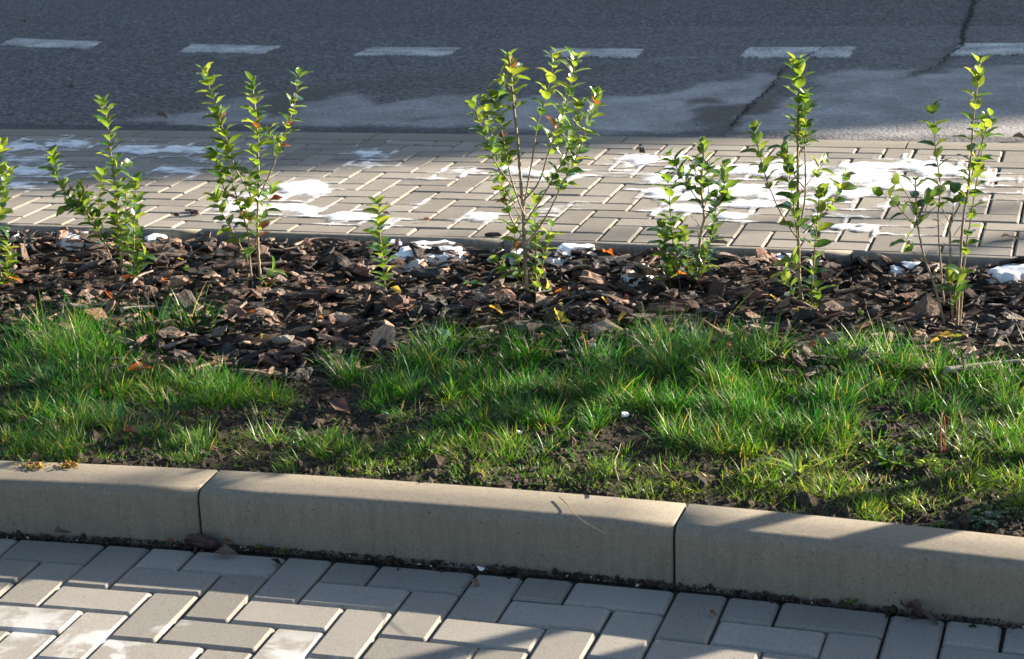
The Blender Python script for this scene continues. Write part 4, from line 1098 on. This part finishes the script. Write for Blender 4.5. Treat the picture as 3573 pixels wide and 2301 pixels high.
# stonecrop hanging over the kerb at the far left
def stonecrop(label, x, y):
    q_ = gd(x, y, KH); V_, F_ = [], []
    for _ in range(16):
        a = random.uniform(0, 6.28); L_ = random.uniform(0.012, 0.034); e = Vector((math.cos(a) * L_, math.sin(a) * L_ * 0.6 - 0.006, random.uniform(0.001, 0.01)))
        t_m = tube('t', [Vector((0, 0, 0.004)), e * 0.5 + Vector((0, 0, 0.006)), e], 0.0009, 0.0007, M_TWIG, 4)
        k_ = len(V_); V_ += [v_.co.copy() for v_ in t_m.vertices]; F_ += [tuple(k_ + i_ for i_ in f_.vertices) for f_ in t_m.polygons]; bpy.data.meshes.remove(t_m)
    o = tag(obj('weed', mesh('weed', V_, F_, [M_LEAF_R], True), None, q_), label, 'weed')
    pts_ = np.array([[random.gauss(0, .014), random.gauss(-.006, .008), random.uniform(.001, .008)] for _ in range(60)])
    c_ = clods('leaf_buds', pts_, lambda k: rng.uniform(0.0018, 0.0034, k), M_LEAF_YEL, o)
stonecrop('yellowish creeping weed lying on the far left kerb stone', 85, 1090)
stonecrop('reddish creeping weed on the kerb top left of the left joint', 165, 1088)
stonecrop('reddish tuft of creeping weed in the bare soil patch', 985, 1015)

# red stalks
def stalk(label, pts, m, r, name='stalk', group=None, cat='stalk'):
    b = Vector(pts[0]); o = obj(name, tube(name, smooth_path([Vector(p) - b for p in pts], 0.008), r, r * 0.45, m, 6), None, b)
    return tag(o, label, cat, group)
q = gd(2198, 1060, 0.12); q.z = 0.118
stalk('left one of two thin red stalks standing in the grass', [q, q + Vector((-0.003, 0, 0.045)), q + Vector((-0.002, 0, 0.092))], M_RED, 0.0019)
stalk('right one of two thin red stalks, leaning away a little', [q + Vector((0.006, 0.003, 0)), q + Vector((0.007, 0, 0.045)), q + Vector((0.003, 0, 0.085))], M_RED, 0.0016)

# sticks and twigs
def stick(label, uv, z, r, m=M_TWIG, lift=0.0, name='twig', wob=0.003, cat='twig'):
    P_ = [gp(x, y, z) for x, y in uv]
    for i, p_ in enumerate(P_): p_.z = z + lift * math.sin(math.pi * i / (len(P_) - 1)); p_.x += random.uniform(-wob, wob); p_.y += random.uniform(-wob, wob)
    return stalk(label, P_, m, r, name, None, cat)
tw = mat_stem('weathered_wood', (0.25, 0.21, 0.17), (0.45, 0.39, 0.33), 40)
stick('long curved grey stick lying along the mulch behind the three-pronged shrub', a_([(330, 1165), (480, 1110), (700, 1100), (900, 1140), (1100, 1200), (1220, 1225)], 900, 420, 2.6578), 0.185, 0.005, cat='stick', name='stick')
stick('thin straight stick just below the long curved one', a_([(240, 1200), (400, 1175), (600, 1158), (740, 1160)], 900, 420, 2.6578), 0.182, 0.0035, name='stick', cat='stick')
stick('thick pale grey stick at the mulch edge near the right picture side', [(3300, 1292), (3400, 1278), (3520, 1262), (3573, 1258)], 0.165, 0.0085, tw, name='stick', cat='stick')
stick('thin grey stick across the mulch below the thick pale one', [(3420, 1300), (3500, 1290), (3600, 1296)], 0.16, 0.004, tw, name='stick', cat='stick')
stick('brown stick in the mulch leaning on the edging, right of the big snow patch', a_([(1020, 262), (1200, 262), (1390, 250)], 1200, 780, sm), 0.178, 0.006, name='stick', cat='stick')
stick('reddish stick on the mulch behind the round-leaved shrub', a_([(1500, 1278), (1560, 1262), (1610, 1258)], 1100, 0, 1.3392), 0.185, 0.006, M_STEM, name='stick', cat='stick')
stick('reddish bark strip below the upright stems of the three-pronged shrub', a_([(1900, 415), (2100, 400), (2392, 370)], 0, 760, sm), 0.178, 0.009, M_TWIG, name='stick', cat='stick')
stick('pale stick pointing up-left in the mulch, right of the many-stemmed shrub', a_([(1110, 545), (1180, 480), (1265, 445)], 0, 760, sm), 0.178, 0.0055, tw, name='stick', cat='stick')
stick('long split stick lying in the mulch below the three-pronged shrub', a_([(1000, 770), (1120, 755), (1290, 745)], 0, 760, sm), 0.175, 0.007, tw, name='stick', cat='stick')
stick('thin dark twig lying on the snowy footpath at the left', a_([(1180, 655), (1350, 650), (1560, 662), (1720, 655), (1800, 672)], 0, 380, 2.6578), Z_FAR + 0.005, 0.0013)
stick('dry wiry stem drooping over the middle kerb stone', a_([(1045, 840), (1080, 880), (1110, 910), (1160, 950), (1240, 1000)], 1100, 1050, 1.2308), KH + 0.006, 0.0011)
stick('dead brown wiry stem rising from the soil near the middle of the kerb', a_([(1310, 775), (1290, 700), (1300, 650), (1310, 610)], 1100, 1050, 1.2308), 0.14, 0.0016)
stick('flat dark twig on the footpath near the shaded left bricks', a_([(1450, 226), (1500, 224), (1535, 226)], 900, 420, 2.6578), Z_FAR + 0.003, 0.0018)

# fallen leaves
def fallen(label, u, v, z, m, L=0.035, W=0.018, name='fallen_leaf', rot=None, curl=0.6, group=None):
    q_ = gp(u, v, z); me_ = leaf_mesh(name, L, W, m, curl, random.uniform(0.3, 0.9), 0.4, seg=6)
    me_.transform(Matrix.Translation((-L / 2, 0, 0.006)))
    rz = random.uniform(0, 6.28) if rot is None else rot
    tag(obj(name, me_, None, q_, (random.uniform(-.5, .5), random.uniform(-.4, .4), rz)), label, 'leaf', group)
zb = 0.178
G1 = 'fallen leaves lying on the bark mulch'
fallen('orange and green leaf lying against the edging right of the largest shrub', 2125, 886, 0.19, M_LEAF_O, 0.045, 0.022, rot=-0.5, group=G1)
fallen('bright green oval leaf on the mulch between the two left tall shrubs', 655, 943, zb, M_LEAF_Y, 0.030, 0.019, rot=0.1, group=G1)
fallen('tan oval leaf lying on the mulch left of the three-pronged shrub', 745, 970, zb, M_LEAF_P, 0.065, 0.036, rot=0.5, group=G1)
fallen('dark red curled leaf at the foot of the many-stemmed shrub', 455, 970, zb, M_LEAF_R, 0.04, 0.024, rot=0.7, group=G1)
fallen('yellow and black leaf in the mulch left of the many-stemmed shrub', 288, 945, zb, M_LEAF_YEL, 0.030, 0.018, group=G1)
fallen('yellow-green leaf at the foot of the smallest shrub', 1385, 1015, zb, M_LEAF_YEL, 0.045, 0.018, rot=-0.5, group=G1)
fallen('orange leaf below the three-pronged shrub, beside the pale bark', 885, 1095, zb, M_LEAF_O, 0.026, 0.015, group=G1)
fallen('small orange leaf in the mulch under the many-stemmed shrub', 380, 1032, zb, M_LEAF_O, 0.040, 0.012, rot=-0.4, group=G1)
fallen('orange curled leaf beside the cut-off shrub at the left edge', 55, 977, zb, M_LEAF_O, 0.045, 0.018, rot=0.1, group=G1)
fallen('pale green pointed leaf lying right of the largest shrub base', 1945, 1105, zb, M_LEAF_YEL, 0.05, 0.024, rot=-0.8, group=G1)
fallen('pale yellow broken leaf next to the pale green pointed one', 1978, 1126, zb, M_LEAF_YEL, 0.028, 0.018, rot=0.4, group=G1)
fallen('orange and olive leaf left of the largest shrub base', 1735, 1085, zb, M_LEAF_YEL, 0.05, 0.022, rot=0.0, group=G1)
fallen('dark leaf with an orange rim left of the largest shrub base', 1665, 1055, zb, M_LEAF_R, 0.045, 0.024, rot=-0.5, group=G1)
fallen('long olive leaf lying left of the largest shrub trunk', 1655, 988, zb, M_LEAF_D, 0.07, 0.02, rot=-0.15, group=G1)
fallen('tan curved leaf standing up right of the largest shrub', 2065, 1080, zb, M_LEAF_P, 0.055, 0.016, rot=-0.7, group=G1)
fallen('yellow leaf in the mulch between the largest and the bushy shrub', 2110, 1055, zb, M_LEAF_YEL, 0.032, 0.014, rot=-0.4, group=G1)
fallen('green-yellow leaf between the bushy shrub and the tall narrow one', 2510, 1020, zb, M_LEAF_YEL, 0.036, 0.016, rot=-0.7, group=G1)
fallen('orange leaf under the bushy round-leaved shrub', 2385, 960, zb, M_LEAF_O, 0.04, 0.02, group=G1)
fallen('small orange-red leaf beside the tall narrow shrub', 2890, 975, zb, M_LEAF_O, 0.028, 0.018, group=G1)
fallen('orange leaf right of the base of the tall narrow shrub', 2975, 1062, zb, M_LEAF_O, 0.03, 0.014, group=G1)
fallen('yellow rolled leaf left of the tall narrow shrub base', 2700, 1045, zb, M_LEAF_YEL, 0.032, 0.012, group=G1)
fallen('pale green leaf at the foot of the tall narrow shrub', 2790, 1087, zb, M_LEAF_Y, 0.04, 0.022, group=G1)
fallen('yellow crumpled leaf below the rightmost shrub', 3310, 1172, zb, M_LEAF_YEL, 0.055, 0.02, rot=0.1, group=G1)
fallen('bright yellow leaf near the right edge snow patch', 3555, 990, zb, M_LEAF_YEL, 0.035, 0.02, group=G1)
fallen('orange leaf at the mulch edge right of the tall grass tuft', 2840, 1203, 0.165, M_LEAF_O, 0.035, 0.016, group=G1)
fallen('round green leaf standing at the mulch edge above the right grass', 3068, 1232, 0.168, M_LEAF, 0.045, 0.03, rot=0.2, group=G1)
fallen('rust leaf lying in the bark at the left, above the grass bay', 490, 1285, 0.15, M_LEAF_O, 0.07, 0.024, rot=0.3, group=G1)
for i in range(64):                 # leaf litter nothing tells apart
    while True:
        u_, v_ = random.uniform(0, 3573), random.uniform(900, 1230)
        q_ = gp(u_, v_, 0.165)
        if bark_edge(q_.x) + 0.06 < q_.y < 1.72: break
    fallen('small coloured shrub leaf fallen among the bark chips', u_, v_, 0.170 + random.uniform(0, .008), random.choice([M_LEAF_O, M_LEAF_YEL, M_LEAF_P, M_LEAF_P, M_LEAF_R, M_LEAF_Y, M_LEAF_P, M_LEAF_B]), random.uniform(0.016, 0.034), random.uniform(0.009, 0.017), group='small leaf litter among the bark')
fallen('dead brown leaf curled at the kerb foot at the far left', 232, 1848, 0.012, M_LEAF_B, 0.052, 0.026, rot=0.55, curl=0.9)
fallen('dead brown leaf folded at the kerb foot at the right', 3205, 2128, 0.012, M_LEAF_B, 0.05, 0.034, rot=0.1, curl=1.1)
fallen('small dead leaf beside the folded one at the kerb foot right', 3165, 2118, 0.012, M_LEAF_B, 0.028, 0.024, rot=1.4, curl=1.1)
fallen('long shrivelled brown leaf on the bricks at the lower right', 3235, 2158, 0.006, M_LEAF_B, 0.09, 0.012, rot=-0.35, curl=0.3)
fallen('small reddish leaf in a brick joint below the right kerb joint', 2490, 2145, 0.004, M_LEAF_R, 0.026, 0.008, rot=-0.9)
fallen('crumpled pale brown leaf on a brick in front of the middle kerb stone', 1658, 2040, 0.002, M_LEAF_B, 0.026, 0.015, rot=0.2)
fallen('black rotten leaf at the kerb foot right of the bark lump', 966, 1967, 0.002, M_SOIL, 0.03, 0.012, rot=0.4)
fallen('dark brown scraps of leaf on the brick right of the bark lump', 790, 1938, 0.003, M_LEAF_B, 0.055, 0.022, rot=0.1, curl=0.2)
fallen('small orange leaf at the kerb foot just left of the bark lump', 595, 1895, 0.006, M_LEAF_R, 0.026, 0.014, rot=0.1)
fallen('small rusty leaf at the kerb foot just right of the bark lump', 800, 1890, 0.008, M_LEAF_R, 0.028, 0.014, rot=0.6)
fallen('orange scrap stuck in the kerb foot dirt, left of two', 1185, 1948, 0.008, M_LEAF_R, 0.014, 0.010)
fallen('orange scrap stuck in the kerb foot dirt, right of two', 1262, 1952, 0.008, M_LEAF_R, 0.014, 0.010)
fallen('dead dark leaf lying on the bare soil left of the middle', 1185, 1425, 0.13, M_LEAF_B, 0.065, 0.035, rot=-0.2, curl=0.3)
fallen('dark upright dead leaf in the soil behind the left kerb joint', 640, 1450, 0.135, M_LEAF_B, 0.04, 0.028, rot=1.2, curl=0.8)
fallen('dark dead leaf in the grass near the left bare patch', 465, 1515, 0.13, M_LEAF_B, 0.045, 0.03, rot=0.4, curl=0.8)
fallen('dry leaf lying on the footpath bricks near the right picture edge', 3525, 828, Z_FAR + 0.008, M_LEAF_P, 0.055, 0.024, rot=0.3)
fallen('dark curled leaf on the footpath beside the rightmost shrub stems', 3275, 778, Z_FAR + 0.008, M_LEAF_B, 0.045, 0.016, rot=0.1)
fallen('orange leaf lying on the snow behind the bushy shrub', 2300, 554, Z_FAR + 0.018, M_LEAF_O, 0.024, 0.014, rot=0.0)
fallen('reddish-brown leaf on the footpath right of the smallest shrub', 1492, 768, Z_FAR + 0.006, M_LEAF_R, 0.028, 0.010, rot=0.0)
fallen('dark leaf on the snow beside the smallest shrub tip', 1350, 748, Z_FAR + 0.012, M_LEAF_B, 0.03, 0.012, rot=0.0)
fallen('dark dead leaf on the asphalt near the footpath at the left', 565, 405, Z_FAR + 0.004, M_LEAF_B, 0.06, 0.03, rot=0.0)
fallen('dark speck of a leaf on the asphalt in the upper left', 250, 307, Z_FAR + 0.004, M_LEAF_B, 0.035, 0.03, rot=0.0)
fallen('small leaf clump on the asphalt at the top left corner', 83, 78, Z_FAR + 0.004, M_LEAF_B, 0.03, 0.03, rot=0.0)
fallen('dark leaf on the asphalt beside the kerb at the right picture edge', 3560, 481, Z_FAR + 0.004, M_LEAF_B, 0.06, 0.025, rot=0.0)

# single bark pieces that lie away from the bed
def lump(label, u, v, z, L, W, T, tint_, rot=0.0, tilt=0.0, name='bark_piece'):
    pv, pf = chip_arrays(L, W, T); me_ = np_mesh(name, pv, pf, [M_BARK]); cattr(me_, 'tint', np.repeat(np.array(tint_)[None], len(pv), 0))
    a = me_.attributes.new('chip', 'FLOAT_VECTOR', 'POINT'); a.data.foreach_set('vector', pv.astype(np.float32).ravel())
    sb = me_
    tag(obj(name, me_, None, gp(u, v, z), (tilt, 0, rot)), label, 'bark')
lump('chunk of reddish brown bark wedged against the kerb under the left joint', 708, 1888, 0.012, 0.088, 0.03, 0.022, (0.10, 0.055, 0.045), -0.25, 0.9)
lump('dark bark piece lying on the footpath near the edging', 1722, 818, Z_FAR + 0.006, 0.06, 0.018, 0.007, (0.07, 0.05, 0.045), 0.1)
lump('brown bark chip on the footpath left of the three-pronged shrub', 678, 745, Z_FAR + 0.006, 0.035, 0.03, 0.010, (0.10, 0.06, 0.05), 0.4)
lump('flat bark sliver on the footpath behind the brown bark chip', 668, 737, Z_FAR + 0.004, 0.05, 0.012, 0.005, (0.14, 0.09, 0.07), -0.1)
lump('small bark crumb on the footpath left of the brown bark chip', 615, 753, Z_FAR + 0.004, 0.022, 0.014, 0.006, (0.06, 0.045, 0.04), 0.2)
lump('pale bark sliver on the edging under the bushy shrub', 2505, 848, Z_FAR + 0.008, 0.06, 0.014, 0.006, (0.22, 0.15, 0.12), 0.1)
lump('bark chunk leaning on the edging behind the bushy shrub', 2282, 880, 0.180, 0.045, 0.026, 0.010, (0.16, 0.10, 0.085), 0.3, 0.3)
lump('dark stone-like lump on the footpath left of the wide snow', 2240, 528, Z_FAR + 0.006, 0.028, 0.018, 0.012, (0.05, 0.04, 0.035), 0.3)
lump('black bark slab lying across the big snow patch on the mulch', 1520, 882, 0.192, 0.085, 0.028, 0.012, (0.04, 0.035, 0.03), 0.15, 0.2)
lump('pale bark block standing at the foot of the many-stemmed shrub', 386, 943, 0.180, 0.055, 0.036, 0.018, (0.15, 0.10, 0.075), 0.6, 0.4)
lump('bark block resting on the mulch against the edging at the left', 243, 806, 0.178, 0.05, 0.028, 0.012, (0.13, 0.075, 0.055), 0.1, 0.2)
lump('large grey bark slab at the mulch edge, right of the largest shrub', 1830, 1145, 0.168, 0.11, 0.045, 0.014, (0.10, 0.075, 0.062), 0.1, 0.3)
lump('upright dark bark slab at the left grass bay', 592, 1165, 0.16, 0.09, 0.04, 0.012, (0.055, 0.035, 0.028), 1.3, 0.7)
lump('big rounded bark chunk in the mulch right of the smallest shrub', 1392, 1045, 0.180, 0.05, 0.036, 0.014, (0.17, 0.11, 0.09), 0.4, 0.3)

# litter
def shard(label, u, v, z, L, m, name='litter', rot=(0.3, 0.2, 0.4)):
    k = 6; V_ = []; 
    for s_ in (0, 1):
        for i in range(k):
            a = 6.283 * i / k; rr = L / 2 * (0.7 + 0.5 * ((i * 37 + len(label)) % 5) / 5)
            V_.append((rr * math.cos(a), rr * 0.7 * math.sin(a), s_ * 0.0015 + 0.004 * math.sin(a * 2 + L * 100)))
    F_ = [tuple(range(k))[::-1], tuple(range(k, 2 * k))] + [(i, (i + 1) % k, k + (i + 1) % k, k + i) for i in range(k)]
    tag(obj(name, mesh(name, V_, F_, [m]), None, gp(u, v, z), rot), label, 'litter')
shard('small scrap of white plastic lying in the middle of the grass', 2182, 1446, 0.165, 0.022, M_LITTER, rot=(0.9, 0.3, 0.2))
shard('tiny white scrap in the grass left of the plastic one', 1812, 1508, 0.15, 0.012, M_LITTER, rot=(0.6, 0.3, 0.2))
shard('pale grey plastic shard standing where the grass meets the mulch', 1548, 1162, 0.175, 0.038, M_SHARD, rot=(1.0, 0.1, 0.1))
shard('crumpled clear plastic at the mulch edge left of the tall grass tuft', 2060, 1205, 0.165, 0.045, M_SHARD, rot=(0.3, 0.2, 0.0))
shard('blue-grey plastic scrap half in the small grass tuft at the left', 463, 1218, 0.15, 0.026, M_SHARD, rot=(0.5, 0.2, 0.3))
shard('tiny white scrap at the kerb foot in front of the middle kerb stone', 1680, 1985, 0.006, 0.018, M_LITTER, rot=(0.2, 0.1, 0.0))
lump('lichen-pale bark chip in the mulch left of the right grass', 985, 1185, 0.172, 0.06, 0.03, 0.008, (0.36, 0.33, 0.27), 0.2, 0.2)

# ------------------------------------------------------------------ beyond the right edge of the picture: what casts the shade
def s_pt(s_, d_, z=0.0):            # s: offset across the sun's azimuth, d: distance towards the sun
    return Vector((s_ * math.sin(SUN_AZ) + d_ * math.cos(SUN_AZ), -s_ * math.cos(SUN_AZ) + d_ * math.sin(SUN_AZ), z))
def tree(label, base, H, r0, seed, levels=3, spread=0.6, first=0.35, nb_=7):
    rs = random.Random(seed)
    root = empty('tree', base); tag(root, label, 'tree')
    inv = Matrix.Translation(-base)
    V_, F_ = [], []
    def add(pts, ra, rb):
        m_t = tube('t', pts, ra, rb, M_TRUNK, 6); k_ = len(V_); V_.extend([v_.co.copy() for v_ in m_t.vertices]); F_.extend([tuple(k_ + i_ for i_ in f_.vertices) for f_ in m_t.polygons]); bpy.data.meshes.remove(m_t)
    tp = [base - Vector((0, 0, 0.1)), base + Vector((0, 0, H * .35)), base + Vector((0.02 * H, 0, H * .7)), base + Vector((0.0, 0.02 * H, H))]
    tp = smooth_path(tp, 0.25)
    o = obj('trunk', tube('trunk', tp, r0, r0 * 0.3, M_TRUNK, 12), root); o.matrix_parent_inverse = inv
    def grow(p, d, L_, r, lv):
        pts_ = [p]; q_ = p.copy(); dd = d.copy()
        for i in range(5):
            dd = (dd + Vector((rs.uniform(-.18, .18), rs.uniform(-.18, .18), rs.uniform(-.02, .16)))).normalized(); q_ = q_ + dd * L_ / 5; pts_.append(q_.copy())
        add(pts_, r, r * 0.35)
        if lv:
            for i in range(2, 6):
                for _ in range(2 if lv > 1 else 1):
                    nd = (dd + Vector((rs.uniform(-1, 1), rs.uniform(-1, 1), rs.uniform(-.3, .7))) * spread * 1.4).normalized()
                    grow(pts_[i], nd, L_ * rs.uniform(.4, .62), r * .5, lv - 1)
    for i in range(nb_):
        f = first + (1 - first) * i / nb_
        p = tp[int(f * (len(tp) - 1))]; a = i * 2.4 + rs.uniform(-.4, .4)
        grow(p.copy(), Vector((math.cos(a) * spread, math.sin(a) * spread, 0.75)).normalized(), H * 0.34 * (1.15 - f * .6), r0 * 0.38, levels - 1)
    o = obj('branches', mesh('branches', V_, F_, [M_TRUNK], True), root); o.matrix_parent_inverse = inv
b1 = s_pt(0.46, 2.35, 0.10)
tree('young bare tree planted in the bark bed just past the right picture edge', b1, 3.6, 0.055, 3, 1, 0.6, 0.6, 5)
b2 = s_pt(0.278, 2.55, 0.05)
o = obj('tree_stake', tube('tree_stake', [Vector((0, 0, -0.1)), Vector((0, 0, .8)), Vector((0, 0, 1.7))], 0.027, 0.026, M_TWIG, 12), None, b2); tag(o, 'round wooden stake supporting the young bare tree past the right edge', 'stake')
tree('big bare roadside tree across the road, beyond the right picture edge', s_pt(-1.0, 14.5, 0.0), 8.0, 0.07, 5, 2, 0.7, 0.3, 4)
tree('second bare roadside tree across the road, thinner than the big one', s_pt(-0.64, 13.6, 0.0), 7.5, 0.055, 11, 1, 0.6, 0.35, 4)

# building across the road whose roof line shades the road
wall_m = mat_concrete('render_wall', (0.42, 0.38, 0.32), rnd=0.0)
n = N('window_glass'); n.set('Base Color', (0.03, 0.04, 0.05)); n.set('Roughness', 0.05); M_GLASS = n.m
n = N('white_frame'); n.set('Base Color', (0.7, 0.7, 0.68)); n.set('Roughness', 0.5); M_FRAME = n.m
HB = 8.0; dist = (HB - Z_FAR) / math.tan(SUN_EL)
e0 = Vector((-1.5, 2.80, 0)) + Vector((math.cos(SUN_AZ), math.sin(SUN_AZ), 0)) * dist
ed = Vector((math.cos(math.radians(26.7)), math.sin(math.radians(26.7)), 0)); ep_ = Vector((-ed.y, ed.x, 0))
bld = empty('building', e0); tag(bld, 'two-storey rendered building across the road beyond the picture, shading the asphalt', 'building')
def box_local(x0, x1, y0, y1, z0, z1):
    c = [(x, y, z) for z in (z0, z1) for y in (y0, y1) for x in (x0, x1)]
    return [ed * x + ep_ * y + Vector((0, 0, z)) for x, y, z in c], [(0, 2, 3, 1), (4, 5, 7, 6), (0, 1, 5, 4), (2, 6, 7, 3), (0, 4, 6, 2), (1, 3, 7, 5)]
V_, F_ = box_local(-8.5, 14, 0.15, 12, -0.2, HB - 0.35); obj('wall', mesh('wall', V_, F_, [wall_m]), bld)
V_, F_ = box_local(-8.8, 14.3, 0.0, 12.3, HB - 0.35, HB); obj('roof', mesh('roof', V_, F_, [M_TRUNK]), bld)
V_, F_ = box_local(-0.7, 0.7, 0.06, 0.16, -0.8, 0.8); wf = mesh('window', V_, F_, [M_FRAME]); V_, F_ = box_local(-0.62, 0.62, 0.03, 0.058, -0.72, 0.72); wg = mesh('pane', V_, F_, [M_GLASS])
for zc in (2.0, 5.4):
    for xc in np.arange(-7, 13, 3.0):
        wo = obj('window', wf, bld, ed * float(xc) + Vector((0, 0, zc))); obj('pane', wg, wo)
